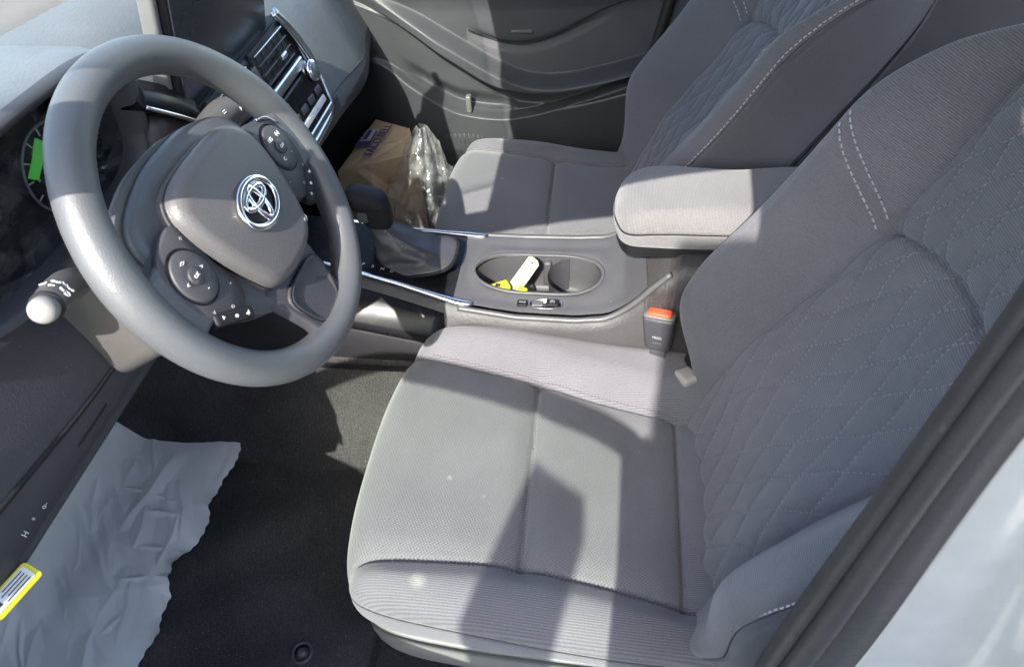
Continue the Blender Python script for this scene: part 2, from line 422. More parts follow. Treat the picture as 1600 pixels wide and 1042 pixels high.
# roof: outer skin and headliner, front header bowed
def roof_edge(side):
    return cr([(side * .60, .62, .955), (side * .60, .48, 1.0), (side * .60, .30, 1.065), (side * .605, .15, 1.108), (side * .61, -.10, 1.168), (side * .61, -.45, 1.15), (side * .60, -.95, 1.08)], 8)
L_ = roof_edge(-1); R_ = roof_edge(1); rows = []
for l, r in zip(L_, R_):
    x = np.linspace(0, 1, 25); P = l + (r - l) * x[:, None]
    if l[1] > .30: P[:, 1] += 0
    P[:, 2] += .045 * np.sin(np.pi * x) ** .8
    rows.append(P)
rows = [q for q in rows if q[0, 1] < .42]
top = np.array(rows); bot = top - np.array([0, 0, .03])
V, F = loft([np.concatenate([a, b[::-1]]) for a, b in zip(top, bot)])
mk('roof', V, F, M['headliner'], body)
for sgn in (-1, 1):
    e = roof_edge(sgn); P = e.copy(); P[:, 0] += -sgn * -.012; P[:, 2] += .022
    V, F = tube(P, .030, 10); mk('roof_rail', V, F, M['dark'], body)
    P = cr([(sgn * .60, .46, 1.02), (sgn * .615, .70, .93), (sgn * .645, 1.0, .81), (sgn * .675, 1.28, .69)], 8)
    V, F = tube(P, .036, 10, flat=1.3); mk('front_pillar', V, F, M['dark'], body)
# passenger side centre pillar
rings = []
for z, x, y0, y1 in ((-.05, .71, .10, -.30), (.15, .71, .03, -.26), (.30, .715, -.025, -.24), (.55, .71, -.075, -.22), (.8, .69, -.11, -.22), (1.0, .65, -.135, -.22), (1.14, .61, -.15, -.22)):
    rings.append([(x + .06, y0, z), (x - .005, y0 - .004, z), (x - .02, y0 - .012, z), (x - .028, y0 - .035, z), (x - .028, y1, z), (x + .06, y1, z)])
V, F = loft(rings); mk('pillar_trim', V, F, M['mid'], body)
V, F = tube(cr([(.69, .09, -.03), (.70, .035, .12), (.70, -.015, .30), (.695, -.068, .55), (.672, -.103, .8), (.63, -.13, 1.02)], 8), .013, 10); mk('weatherstrip', V, F, M['rubber'], body)
# rear right quarter, rear floor pan, rear wall behind
V, F = rbox((.74, -.75, .28), (.06, 1.1, .75), .02); mk('door_panel', V, F, M['doorp'], body)
V, F = rbox((.0, -1.55, .45), (1.4, .06, 1.1), .02); mk('bulkhead', V, F, M['dark'], body)
V, F = rbox((-.74, -.80, .28), (.06, 1.0, .75), .02); mk('door_panel', V, F, M['doorp'], body)
V, F = rbox((0, 1.32, .32), (1.44, .05, .86), .02); mk('firewall', V, F, M['darker'], body)
V, F = rbox((-.715, .50, -.07), (.10, 1.6, .12), .03); mk('sill', V, F, M['paint'], body)
V, F = rbox((-.775, 1.22, .18), (.12, .58, .86), .03); mk('front_wing', V, F, M['paint'], body)
V, F = rbox((-.69, 1.12, .24), (.05, .40, .76), .02); mk('kick_panel', V, F, M['dark'], body)
wall = thing('shade_blocker', 'unseen added concrete pier standing beside the parked car', 'blocker', (-2.0, -.2, -.26))  # unseen slab added to shade the near pillar, rear cushion and backrest
V, F = rbox((-2.0, -.26, .945), (.16, .92, 2.43), .01, 2); mk('blocker_slab', V, F, M['concrete'], wall)
V, F = loft([[(-1.70, y, z), (-1.78, y, z + dz)] + [(-1.78, y2, z2 + dz), (-1.70, y2, z2)] for y, y2, z, z2, dz in ((.290, .375, -.262, -.262, 0), (.268, .375, 1.28, 1.28, 0), (.250, .332, 1.452, 1.504, .01))])
tag(mk('shadow_post', V, F, M['ground'], smooth=False), 'unseen added concrete post with a slanted top in front of the pier', 'shade_stub')  # out of view, added and shaped for the chevron shadow on the cushion
V, F = rbox((.745, 1.16, .26), (.06, .80, 1.0), .02); mk('kick_panel', V, F, M['dark'], body)
# near centre pillar: black weatherstrip lips, then white painted body
zs = np.linspace(.30, 1.25, 44)
def lean(z): return .07 * ss(z, 1.0, 1.25)
def pil(z, dx, dy):
    k = .74 - .30 * ss(z, .60, .95)
    return (-.705 + lean(z) + dx * k, -.0705 + dy * k, z)
def strip(name, sect, m, zs=zs, parent=body):
    V, F = loft([[pil(z, *p) for p in sect] for z in zs]); return mk(name, V, F, m, parent)
# ------------------------------------------------------------------ trim of the near pillar
strip('pillar_trim', [(.085, -.095), (.060, -.062), (.032, -.022), (.022, -.02), (.022, -.20), (.085, -.20)], M['dark'])
seal = thing('door_seal', 'black rubber weatherstrip running up the near door pillar beside the white paint', 'door seal', (-.703, -.075, .4))
a = np.linspace(0, 2 * np.pi, 14, endpoint=False)
strip('seal_lip', [(.030 + .0, -.010), (.018, .006), (.004, .007), (-.004, .001), (.002, -.010)], M['rubber'], parent=seal)
zz = np.linspace(.30, 1.25, 600)
V, F = loft([[pil(z, -.006 + (.0135 + .00035 * math.sin(z * 2 * math.pi / .0036)) * math.cos(q), -.0125 + (.0115 + .00035 * math.sin(z * 2 * math.pi / .0036)) * math.sin(q)) for q in a] for z in zz])
mk('seal_bulb', V, F, M['rubber'], seal)
strip('seal_flange', [(.0, -.018), (-.012, -.016), (-.019, -.030), (-.021, -.050), (-.012, -.052), (.0, -.040)], M['rubber'], parent=seal)
sect = cr([(.02, -.047), (-.013, -.049), (-.022, -.054), (-.027, -.075), (-.030, -.105), (-.046, -.125), (-.075, -.140), (-.088, -.165), (-.092, -.24), (-.095, -.45), (.02, -.45)], 4)
rings = []
for z in zs:
    k = ss(z, .62, .50) * .0
    rings.append([pil(z, p[0] - .02 * ss(z, .70, .40) * ss(-p[1], .06, .13), p[1]) for p in sect])
V, F = loft(rings); mk('white_pillar_panel', V, F, M['paint'], body)
V, F = loft([[pil(z, -.026 + .004 * math.cos(q), -.088 + .010 * math.sin(q)) for q in a] for z in np.linspace(.50, .66, 16)]); mk('striker_boss', V, F, M['paint'], body)

# windshield
ws = []
for t in np.linspace(0, 1, 14):
    y = .40 + .88 * t; z = 1.145 - .40 * t - .05 * t * t; hw = .57 + .10 * t
    x = np.linspace(-hw, hw, 21); ws.append(np.stack([x, y + .07 * (1 - (x / hw) ** 2), z + 0 * x], 1))
W_ = np.array(ws)
V, F = loft([np.concatenate([a_, a_[::-1] + np.array([0, .001, .005])]) for a_ in W_])
tag(mk('windshield', V, F, M['wglass']), 'clear curved windshield above the pale dashboard', 'windshield')

# open driver door seen from inside the car; stands wide of the photographer
th = math.radians(26); hx, hy = -.74, .95
def dp(s, z, o=0):
    return np.array([hx - math.sin(th) * s - math.cos(th) * o, hy - math.cos(th) * s + math.sin(th) * o, z])
ddoor = thing('driver_door', "open driver's door with black trim and green tinted window", 'car door', dp(0, 0))
def dbar(pts, r, name, m, flat=1.0):
    V, F = tube([dp(*p) for p in pts], r, 10, flat=flat); mk(name, V, F, m, ddoor)
poly = [(.02, .02), (.98, .02), (1.03, .30), (1.02, .52), (.99, .565), (.60, .57), (.40, .625), (.02, .64)]
V, F = loft([[dp(s, z, .0) for s, z in poly], [dp(s, z, .07) for s, z in poly]]); mk('door_body', V, F, M['dark'], ddoor, smooth=False)
frame = cr([(.06, .56), (.25, .80), (.42, .970), (.54, 1.030), (.66, 1.058), (.78, 1.070), (.90, 1.068), (.945, 1.04), (.965, .94), (.985, .80), (1.0, .58)], 8)
pl_ = [(.955, .55), (1.08, .55), (1.065, .80), (1.04, .98), (1.005, 1.06), (.95, 1.075), (.925, 1.05), (.943, .90)]
V, F = loft([[dp(s, z, .02) for s, z in pl_], [dp(s, z, .045) for s, z in pl_]]); mk('frame_applique', V, F, M['dark'], ddoor, smooth=False)
dbar([(s, z, .03) for s, z in frame], .019, 'window_frame', M['dark'])
gp = [(s, z) for s, z in frame]
V, F = loft([[dp(s, z, .034) for s, z in gp], [dp(s, z, .038) for s, z in gp]]); mk('window_glass', V, F, M['glass'], ddoor, smooth=False)

# ------------------------------------------------------------------ floor
ys = np.linspace(-1.5, 1.35, 60); xs = np.linspace(-.70, .70, 60)
X, Y = np.meshgrid(xs, ys, indexing='ij')
Z = -.012 + .22 * ss(Y, .95, 1.35) + .006 * np.sin(X * 17) * np.sin(Y * 13)
V = np.stack([X, Y, Z], -1).reshape(-1, 3)
tag(mk('carpet_floor', V, gridf(60, 60), M['floor']), kind='structure')
fm = thing('floor_mat', "black carpet floor mat in front of the driver's seat", 'floor mat', (-.40, .72, 0))
xs = np.linspace(-.665, -.205, 60); ys = np.linspace(.40, 1.02, 60)
X, Y = np.meshgrid(xs, ys, indexing='ij')
Z = .002 + .005 * np.sin(X * 15 + 1) * np.sin(Y * 11) + .003 * np.sin(X * 40 + Y * 23) + .22 * ss(Y, .95, 1.35)
V = np.stack([X, Y, Z], -1); bot = V - np.array([0, 0, .010])
V = np.concatenate([V.reshape(-1, 3), bot.reshape(-1, 3)]); f = gridf(60, 60); n = 60
F = f + [tuple(i + 3600 for i in q[::-1]) for q in f]
lp = [i * n for i in range(n)] + [(n - 1) * n + j for j in range(1, n)] + [i * n + n - 1 for i in range(n - 2, -1, -1)] + [j for j in range(n - 2, 0, -1)]
F += [(lp[i], lp[i] + 3600, lp[(i + 1) % len(lp)] + 3600, lp[(i + 1) % len(lp)]) for i in range(len(lp))]
mk('mat_pile', V, F, M['mat'], fm)
g = (-.562, .517, .009)
a = np.linspace(0, 2 * np.pi, 40, endpoint=False)
V, F = tube([(g[0] + .0155 * math.cos(q), g[1] + .0155 * math.sin(q), g[2]) for q in a], .0030, 10, closed=True)
ring = mk('grommet', V, F, M['dark'], fm)
V, F = loft([[(g[0] + r * math.cos(q), g[1] + r * math.sin(q), g[2] + h) for q in a] for r, h in ((.0145, -.003), (.008, -.001), (.0068, .004), (.0045, .0055), (.001, .0056))])
mk('grommet_post', V, F, M['dark'], fm)
V, F = rbox((g[0], g[1], g[2] + .0062), (.0035, .010, .0025), .001); mk('hook', V, F, M['dark'], fm)
# console-side carpet wall
pt = cr([(-.235, -.012), (-.205, .006), (-.175, .035), (-.152, .11), (-.135, .22), (-.12, .262), (.12, .262), (.135, .22), (.152, .11), (.175, .035), (.205, .006), (.235, -.012)], 5)
V, F = loft([np.c_[pt[:, 0], np.full(len(pt), y), pt[:, 1]] for y in np.linspace(-.5, 1.30, 40)])
tag(mk('tunnel_carpet', V, F, M['mat']), kind='structure')
# paper floor protector: crumpled sheet
n = 260
U, Vv = np.meshgrid(np.linspace(0, 1, n), np.linspace(0, 1, n), indexing='ij')
rs = np.random.RandomState(11)
ek = np.linspace(0, 1, 19); ev = rs.normal(0, .0055, 19); ev[[6, 7]] += .016; ev[[11]] += .012
def edge_near(u):   # ragged near edge, straight runs between small tears
    return .772 + np.interp(u, ek, ev) + .0012 * np.sin(u * 170)
Xp = -.655 + (.540 + .075 * Vv) * U + .004 * np.sin(Vv * 13 + 1)
Yp = edge_near(U) + (1.20 - edge_near(U)) * Vv
Zp = 0 * Xp
for i in range(75):   # sharp folds: each one a crease with flat facets either side
    ang = rs.normal(.62, .5); cx, cy = rs.uniform(-.68, -.1), rs.uniform(.76, 1.1); L = rs.uniform(.03, .13); h = rs.uniform(.0012, .005)
    c_, s_ = math.cos(ang), math.sin(ang); a_ = (Xp - cx) * c_ + (Yp - cy) * s_; b_ = -(Xp - cx) * s_ + (Yp - cy) * c_ + .10 * (np.abs((a_ * 9 + i) % 1 - .5) - .25) * .12
    wd = rs.uniform(.006, .03); Zp = np.maximum(Zp, h * np.clip(1 - np.abs(b_) / wd, 0, 1) * np.clip(1.3 - (a_ / L) ** 2, 0, 1)) if i % 4 else Zp + h * .6 * np.exp(-np.abs(b_) / .03) * np.exp(-(a_ / L) ** 2)
for i in range(10):
    k = rs.normal(0, 14, 2); Zp += .0010 * np.sin(Xp * k[0] + Yp * k[1] + rs.uniform(0, 6))
Zp += .010 * np.exp(-Vv / .035) * np.abs(np.interp(U, ek, ev)) / .010 * .6 + .012 * np.exp(-((U - .97) / .07) ** 2) * np.exp(-Vv / .25)
Zp = .0185 + np.maximum(Zp, -.002) + .22 * ss(Yp, .95, 1.35)
tag(mk('paper_sheet', np.stack([Xp, Yp, Zp], -1).reshape(-1, 3), gridf(n, n), M['paper'], smooth=True), 'crumpled white paper sheet lying on the black driver floor mat', 'paper')

# ------------------------------------------------------------------ seats
driver = thing('front_seat', "grey cloth driver's seat nearest the camera with a sunlit cushion", 'car seat', (-.36, 0, 0), group='front cloth seats')
s_in = cr([(.215, .42), (.19, .35), (.172, .25), (.160, .155), (.142, .05), (.122, -.065), (.115, -.10)], 6)
s_out = cr([(-.205, .385), (-.172, .372), (-.158, .26), (-.153, .155), (-.160, .05), (-.176, -.058), (-.178, -.10)], 6)
s_mid = np.array([(-.153, .155), (.160, .155)]); s_rear = np.array([(-.176, -.060), (.122, -.066)])
def cush_top(A, B):
    base = .262 + .048 * ss(B, -.16, .36) - .006 * np.exp(-((B - .05) / .10) ** 2)
    ai = np.interp(B, s_in[::-1, 1], s_in[::-1, 0]); ao = np.interp(B, s_out[::-1, 1], s_out[::-1, 0])
    inn = A - ai; out = ao - A
    z = base + .034 * ss(inn, -.01, .06) + .010 * ss(out, -.005, .03)
    # soft padding swelling between the seams
    for ln, dw, dn in ((s_in, .006, .0045), (s_out, .006, .0045), (s_mid, .009, .006), (s_rear, .008, .006)):
        d = pdist(A, B, ln); z = z - dw * np.exp(-(d / .018) ** 2) - 1.5 * dn * np.exp(-(d / .0034) ** 2)
    z = z + .0012 * np.sin(A * 31 + B * 17) * np.sin(B * 23 - A * 9)
    return z
ol = [(.255, -.13), (.266, 0), (.268, .12), (.266, .24), (.25, .33), (.205, .378), (.12, .40), (0, .406), (-.11, .402), (-.185, .386), (-.218, .35), (-.232, .25), (-.238, .1), (-.238, -.05), (-.23, -.13), (-.2, -.165), (0, -.175), (.22, -.165)]
pc = Pillow(ol, cush_top, .052, .185, (.012, .12), n=230, bulge=.003, inset=.010)
ce = pc.centroids()
inz = (ce[:, 0] < np.interp(ce[:, 1], s_in[::-1, 1], s_in[::-1, 0])) & (ce[:, 0] > np.interp(ce[:, 1], s_out[::-1, 1], s_out[::-1, 0])) & (ce[:, 1] > -.062)
mi = np.r_[np.where(inz, 1, 0), 0]
cushion = mk('cushion', pc.V, pc.F, [M['rib_cushion'], M['weave']], driver, midx=mi, uv=pc.uv, local=True)
E_ = pc.edge(300, -math.pi, math.pi, 1.0); dirs = E_ - pc.cen; dirs /= np.linalg.norm(dirs, axis=1)[:, None]
ph = np.linspace(-math.pi, math.pi, 300); k = (ph > 1.9) | (ph < -1.75)
P3 = np.c_[E_ + dirs * .0095, np.full(300, .222)][k]; P3 = np.r_[P3[np.where(ph[k] > 0)[0]], P3[np.where(ph[k] < 0)[0]]]
# quiet top stitches beside the seams
def surf3(P, f, off=.0004): return np.c_[P, f(P[:, 0], P[:, 1]) + off]
for ln, o in ((s_in, .0055), (s_out, -.0055)):
    q = np.array(ln); q = q[(q[:, 1] < .34)] + [o, 0]; V, F = stitches(surf3(resample(q, .004), pc.c), (0, 0, 1), .0035, .0025, .0005)
    mk('seam_stitching', V, F, M['mid'], driver, local=True)
# plastic side shield and base under the cushion
ol2 = [(a * .985, b * .975) for a, b in ol]
sh = Pillow(ol2, lambda A, B: .20 + 0 * A, .012, .03, (.012, .12), n=60, bulge=.006, inset=.03)
mk('seat_base', sh.V, sh.F, M['base_plastic'], driver, local=True)
ROOTM = ROOT[driver.name]
# reclining lever / hinge hardware at the outer rear corner
V, F = rbox((-.222, -.10, .215), (.02, .06, .05), .008); mk('hinge_cover', V, F, M['dark'], driver, local=True)
V, F = rbox((.182, -.082, .298), (.034, .030, .016), .006, R=[(.85, .5, -.1), (-.5, .85, .1), (.1, 0, .99)]); mk('hinge_bracket', V, F, M['beige'], driver, local=True)

def backrest(parent, rec, dy, dz):
    r = math.radians(90 + rec)
    Mb = Matrix.Translation((0, -.10 + dy, .27 + dz)) @ Matrix.Rotation(r, 4, 'X')
    return Mb
B_IN = cr([(.152, -.05), (.150, .10), (.148, .25), (.152, .39), (.160, .47), (.172, .53), (.185, .60)], 6)
def c_back(A, B):
    aa = np.abs(A); ai = np.interp(B, B_IN[:, 1], B_IN[:, 0])
    hgt = .070 * (1 - .8 * ss(B, .46, .66)) * np.where(A > 0, .35 + .65 * ss(B, .0, .14), .22 + .78 * ss(B, -.01, .16)) + .012
    z = .006 + hgt * ss(aa - ai, -.005, .082) - .010 * np.exp(-(A / .10) ** 2) + .018 * np.exp(-((B - .16) / .12) ** 2) * (aa < 9) - .03 * ss(B, .56, .72)
    d = np.abs(aa - ai); z = z - .008 * np.exp(-(d / .02) ** 2) - .0055 * np.exp(-(d / .0030) ** 2)
    arc = .432 - .040 * (A / .15) ** 2
    d = np.where(aa < ai, np.abs(B - arc), 9); z = z - .010 * np.exp(-(d / .018) ** 2) - .0085 * np.exp(-(d / .0032) ** 2)
    # joint across the bolster
    jb = .385 + (aa - .15) * .78; d = np.where((aa > ai - .002) & (aa < .235), np.abs(B - jb), 9); z = z - .0025 * np.exp(-(d / .012) ** 2) - .003 * np.exp(-(d / .0022) ** 2)
    # quilting
    ins = (aa < ai - .004) & (B > -.02) & (B < .62)
    q = np.full(A.shape, 9.)
    for sg in (1, -1):
        s_ = (A + sg * (B * .46 + .0018 * np.sin(B * 2 * np.pi / .087))) / .046
        q = np.minimum(q, np.abs(s_ - np.round(s_)) * .046 * .9)
    z = z - np.where(ins, .0026 * np.exp(-(q / .0021) ** 2), 0) + np.where(ins, .0020 * (1 - np.exp(-(q / .009) ** 2)), 0)
    return z
bol = [(.14, -.075), (.185, .01), (.235, .085), (.260, .17), (.263, .28), (.262, .42), (.258, .53), (.238, .61), (.18, .675), (.09, .705), (0, .712), (-.09, .705), (-.18, .675), (-.238, .61), (-.258, .53), (-.262, .42), (-.263, .28), (-.262, .17), (-.256, .085), (-.243, .01), (-.21, -.065), (-.12, -.09), (0, -.09)]
pb = Pillow(bol, c_back, .024, -.070, (0, .28), n=330, bulge=.006, inset=.004)
flip = lambda V: np.c_[V[:, 0], V[:, 1], -V[:, 2]]
ce = pb.centroids(); aib = np.interp(ce[:, 1], B_IN[:, 1], B_IN[:, 0])
mi = np.r_[np.where(np.arange(len(ce)) >= pb.ntop, 1, 0), 1]
bpart = mk('backrest', flip(pb.V), [f[::-1] for f in pb.F], [M['rib_back'], M['side_cloth']], driver, midx=mi, uv=pb.uv, local=True)
bpart.matrix_local = backrest(driver, 25, 0, 0)
def bchild(name, V, F, m):
    o = mk(name, flip(V), [f[::-1] for f in F], m, driver, local=True); o.parent = bpart; return o
parts = []
for sg in (1, -1):
    for k in range(-12, 13):
        b = np.linspace(-.01, .64, 140); a_ = k * .046 - sg * (b * .46 + .0018 * np.sin(b * 2 * np.pi / .087))
        ok = np.abs(a_) < np.interp(b, B_IN[:, 1], B_IN[:, 0]) - .010
        if ok.sum() < 8: continue
        run = np.where(ok)[0]; P = np.c_[a_[run], b[run]]
        parts.append(stitches(np.c_[P, c_back(P[:, 0], P[:, 1]) + .0004], (0, 0, 1), .0040, .0030, .00070))
V, F = join(*parts); bchild('quilting', V, F, M['thread_dark'])
for sg in (1, -1):
    for o in (-.0085, .0085):
        a_ = np.linspace(.158, .243, 40); b = .385 + (a_ - .15) * .78 + o
        V, F = stitches(np.c_[sg * a_, b, pb.c(sg * a_, b) + .0005], (0, 0, 1), .0058, .0026, .0012); bchild('joint_stitching', V, F, M['thread'])
    # edge of the bolster where the side panel is sewn on
    ph = np.linspace(-1.13, .93, 300); E_ = pb.edge(300, -1.13, .93, 1.0); d_ = E_ - pb.cen; d_ /= np.linalg.norm(d_, axis=1)[:, None]
    E_ = pb.cen + (E_ - pb.cen) * .9985; cz = pb.c(E_[:, 0], E_[:, 1]) + .0006
    P = np.c_[E_ * [sg, 1], cz]; nrm = np.c_[d_ * [sg, 1] * .6, .8 + 0 * cz]
    Q = resample(P, .0074); nn = np.stack([np.interp(np.linspace(0, 1, len(Q)), np.linspace(0, 1, len(P)), nrm[:, i]) for i in range(3)], 1)
    V, F = stitches(P, nn, .0052, .0022, .0010); bchild('edge_stitching', V, F, M['thread'])
# hard back shell of the seat
shell = Pillow([(a * 1.0, b * .99) for a, b in bol], lambda A, B: -.064 + 0 * A, .006, -.086, (0, .28), n=50, bulge=.004, inset=.05)
bchild('back_shell', shell.V, shell.F, M['dark'])

passenger = driver.copy(); COL.objects.link(passenger); passenger.location = (.36, .019, -.022); passenger.scale = (-1, 1, 1)
passenger['label'] = "grey cloth front passenger seat beyond the armrest, half in shade"
def copy_children(src, dst):
    for ch in [o for o in COL.objects if o.parent == src]:
        c = ch.copy(); COL.objects.link(c); c.parent = dst
        if ch == bpart: c.matrix_local = backrest(passenger, 29, .068, 0)
        copy_children(ch, c)
copy_children(driver, passenger)
rear = thing('rear_seat', 'dark grey rear bench seat seen past the front backrests', 'rear seat', (0, -.9, .1))
V, F = rbox((0, -.92, .20), (1.28, .54, .26), .07, 6); mk('bench_cushion', V, F, M['doorcloth'], rear)
c25, s25 = math.cos(.45), math.sin(.45)
V, F = rbox((0, -1.28, .58), (1.28, .14, .70), .06, 6, R=[(1, 0, 0), (0, c25, s25), (0, -s25, c25)]); mk('bench_back', V, F, M['doorcloth'], rear)

# ------------------------------------------------------------------ passenger door
pdoor = thing('passenger_door', 'dark grey inner panel of the closed passenger door with sweeping armrest and map pocket', 'car door', (.72, .30, 0))
U_ = cr([(.80, .66), (.66, .605), (.525, .537), (.44, .485), (.306, .407), (.212, .384), (.10, .398), (-.074, .447), (-.20, .49)], 10)[::-1]
L_ = cr([(.80, .60), (.66, .56), (.53, .495), (.44, .435), (.33, .368), (.212, .350), (.10, .366), (-.074, .418), (-.20, .455)], 10)[::-1]
P_ = cr([(.80, .46), (.624, .424), (.551, .375), (.475, .325), (.411, .299), (.295, .291), (.15, .327), (-.019, .390), (-.20, .45)], 10)[::-1]
def dcurve(c, y): return np.interp(y, c[:, 0], c[:, 1])
def door_h(y, z):
    u, l, p = dcurve(U_, y), dcurve(L_, y), dcurve(P_, y)
    grow = ss(y, .68, .45)
    g2 = ss(y, .72, .50)
    upper = .012 + .032 * ss(z, .53, .66)
    arm = (.052 * grow) * ss(z, l - .006, l + .007) * (1 - ss(z, u - .020, u + .004))
    lower = .024 * (1 - ss(z, l - .004, l + .004)) - upper * (1 - ss(z, l - .004, l + .004))
    pocket = .034 * g2 * (1 - ss(z, p - .006, p + .004)) - .014 * g2 * (1 - ss(z, 0, .26))
    cav = -.020 * ss(z, p + .004, p + .010) * (1 - ss(z, p + .014, p + .055)) * ss(y, .58, .52) * ss(y, .27, .33)
    groove = -.003 * np.exp(-((z - l + .034) / .0024) ** 2) * ss(y, .40, .30)
    slot = -.012 * np.exp(-((z - u - .035 - .085 * ss(y, .40, .02)) / .010) ** 2) * ss(y, .04, .14) * ss(y, .40, .34)
    return upper + arm + lower + pocket + cav + groove + slot
ys = np.linspace(-.135, .80, 330); zs_ = np.linspace(-.03, .72, 420)
Yd, Zd = np.meshgrid(ys, zs_, indexing='ij'); Hd = door_h(Yd, Zd)
V = np.stack([.722 - Hd, Yd, Zd], -1).reshape(-1, 3)
F = [f[::-1] for f in gridf(330, 420)]
cy, cz = V[np.array(F)].mean(1)[:, 1], V[np.array(F)].mean(1)[:, 2]
u_ = dcurve(U_, cy); ins = (cz > u_ + .004) & (cz < np.minimum(u_ + .10 - .9 * np.maximum(cy - .02, 0) ** 2 * 2.2, .60) - .0) & (cy < .36) & (cy < .36)
lens_top = u_ + .035 + .105 * ss(cy, .40, .02)
ins = (cz > u_ + .003) & (cz < lens_top) & (cy < .40) & (cz < .62)
mk('door_skin', V, F, [M['doorp'], M['doorcloth']], pdoor, midx=ins.astype(int))
yy = np.linspace(.395, -.13, 80); tp = dcurve(U_, yy) + .035 + .105 * ss(yy, .40, .02)
V, F = tube(np.stack([.7215 - door_h(yy, tp) - .001, yy, tp], 1), .0022, 8); mk('cloth_piping', V, F, M['darker'], pdoor)
V, F = rbox((.713, .265, .487), (.014, .055, .010), .004); mk('door_release', V, F, M['mid'], pdoor)
V, F = rbox((.684, .405, .318), (.02, .014, .044), .004); mk('sun_sliver', V, F, M['silver_grey'], pdoor)  # pale block imitates a sliver of sunlight at the map pocket
a = np.linspace(0, 2 * np.pi, 30, endpoint=False)
parts = []
for k in range(9):
    y = .47 - .012 * k; hgt = .020 * math.sqrt(max(0, 1 - ((k - 4) / 5) ** 2)); parts.append(tube([(.668, y, .225 - hgt), (.664, y, .225 + hgt)], .0022, 6))
V, F = join(*parts); mk('speaker_grille', V, F, M['dark'], pdoor)
V, F = rbox((.70, .38, .015), (.07, .85, .05), .015); mk('door_kick_strip', V, F, M['silver_grey'], pdoor)

# ------------------------------------------------------------------ centre console
con = thing('centre_console', 'grey plastic centre console with cup holders, gear lever and cloth armrest between the front seats', 'centre console', (0, .1, 0))
cy_ = np.array([1.00, .80, .62, .50, .41, .30, .20, .10, .05, .02, -.01, -.03, -.06, -.32, -.40])
top_z = np.array([.50, .47, .430, .402, .382, .358, .350, .350, .356, .374, .407, .438, .464, .470, .45])
hw = np.array([.06, .06, .062, .068, .078, .096, .104, .106, .104, .100, .097, .096, .096, .096, .09])
def ctop(y): return np.interp(y, cy_[::-1], top_z[::-1])
def chw(y): return np.interp(y, cy_[::-1], hw[::-1])
rings = []
for y in np.concatenate([np.linspace(.64, .32, 24), np.linspace(.31, -.07, 40), np.linspace(-.08, -.40, 8)]):
    z = ctop(y) - .006; h = chw(y); wb = np.interp(y, [-.4, .25, .5, 1.0], [.118, .122, .130, .130])
    zb = np.interp(y, [-.4, .1, .34, .50, 1.0], [.16, .20, .285, .295, .33])
    rings.append([(-wb + .004, y, zb - .03), (-wb, y, zb), (-wb + .006, y, zb + (z - zb) * .45), (-h - .012, y, z - .022), (-h - .003, y, z - .004), (-h + .006, y, z), (h - .006, y, z), (h + .003, y, z - .004), (h + .012, y, z - .022), (wb - .006, y, zb + (z - zb) * .45), (wb, y, zb), (wb - .004, y, zb - .03)])
# the body is open on top where the deck drops in
V, F = loft(rings, True, True)
ys_c = [r[0][1] for r in rings]; m = 12
F = [f for f in F if not (len(f) == 4 and {i % m for i in f} <= {5, 6} and .02 < np.mean([V[i][1] for i in f]) < .315)]
mk('console_side', V, F, M['conside'], con)
# deck with a stadium-shaped cup holder opening
slot = cr([(.0, .283), (-.030, .268), (-.047, .230), (-.050, .17), (-.048, .11), (-.030, .072), (0, .060), (.030, .072), (.048, .11), (.050, .17), (.047, .230), (.030, .268)], 10, True)
ccen = np.array([0, .17]); rings = []
outer = []
for p in slot:
    d = p - ccen; best = 1.0
    for s_ in np.linspace(1.02, 3.2, 240):
        q = ccen + d * s_
        if q[1] > .312 or q[1] < -.012 or abs(q[0]) > chw(q[1]) - .004: break
        best = s_
    outer.append(ccen + d * best)
outer = np.array(outer)
for t in np.linspace(0, 1, 14):
    q = slot * 1.0 + (outer - slot) * t
    z = ctop(q[:, 1]) + .0
    z = z - .004 * (1 - ss(np.full(len(q), t), 0, .18)) ** 2 + .0008 * math.sin(t * 9)
    rings.append(np.c_[q, z])
V, F = loft(rings, True, False); mk('deck', V, F, M['deck'], con)
V, F = tube(np.c_[ccen + (slot - ccen) * 1.03, ctop(slot[:, 1]) + .0004], .0034, 8, closed=True, flat=.6); mk('cup_holder_rim', V, F, M['deck'], con)
rings = []
for t, dz in ((1.0, -.003), (.985, -.015), (.96, -.045), (.93, -.070), (.85, -.076), (.4, -.077), (.02, -.077)):
    q = ccen + (slot - ccen) * t; rings.append(np.c_[q, np.full(len(q), .351 + dz)])
V, F = loft(rings, True, False); F.append(tuple(range(len(V) - len(slot), len(V)))); mk('cup_holder', V, F, M['mid'], con)
# waist that splits the two cups, and the wall of the rear cup
for sgn in (-1, 1):
    V, F = rbox((sgn * .050, .158, .312), (.022, .016, .058), .006); mk('cup_divider', V, F, M['mid'], con)
V, F = loft([[(r * math.cos(q), .112 + r * math.sin(q) * .92, z) for q in np.linspace(.15, math.pi - .15, 30)] for r, z in ((.0465, .347), (.045, .335), (.0425, .276))], False, False)
mk('cup_wall', V, F, M['dark'], con)
V, F = rbox((0, .225, .288), (.07, .085, .022), .008); mk('tray_insert', V, F, M['deck'], con)
# deck rim moulding that climbs to the armrest
for sgn in (-1, 1):
    yy = np.linspace(.30, -.062, 60); P = np.stack([sgn * (np.array([chw(v) for v in yy]) + .004), yy, np.array([ctop(v) for v in yy]) - .004], 1)
    V, F = tube(cr(P[::4], 5), .0052, 8); mk('side_moulding', V, F, M['deck'], con)
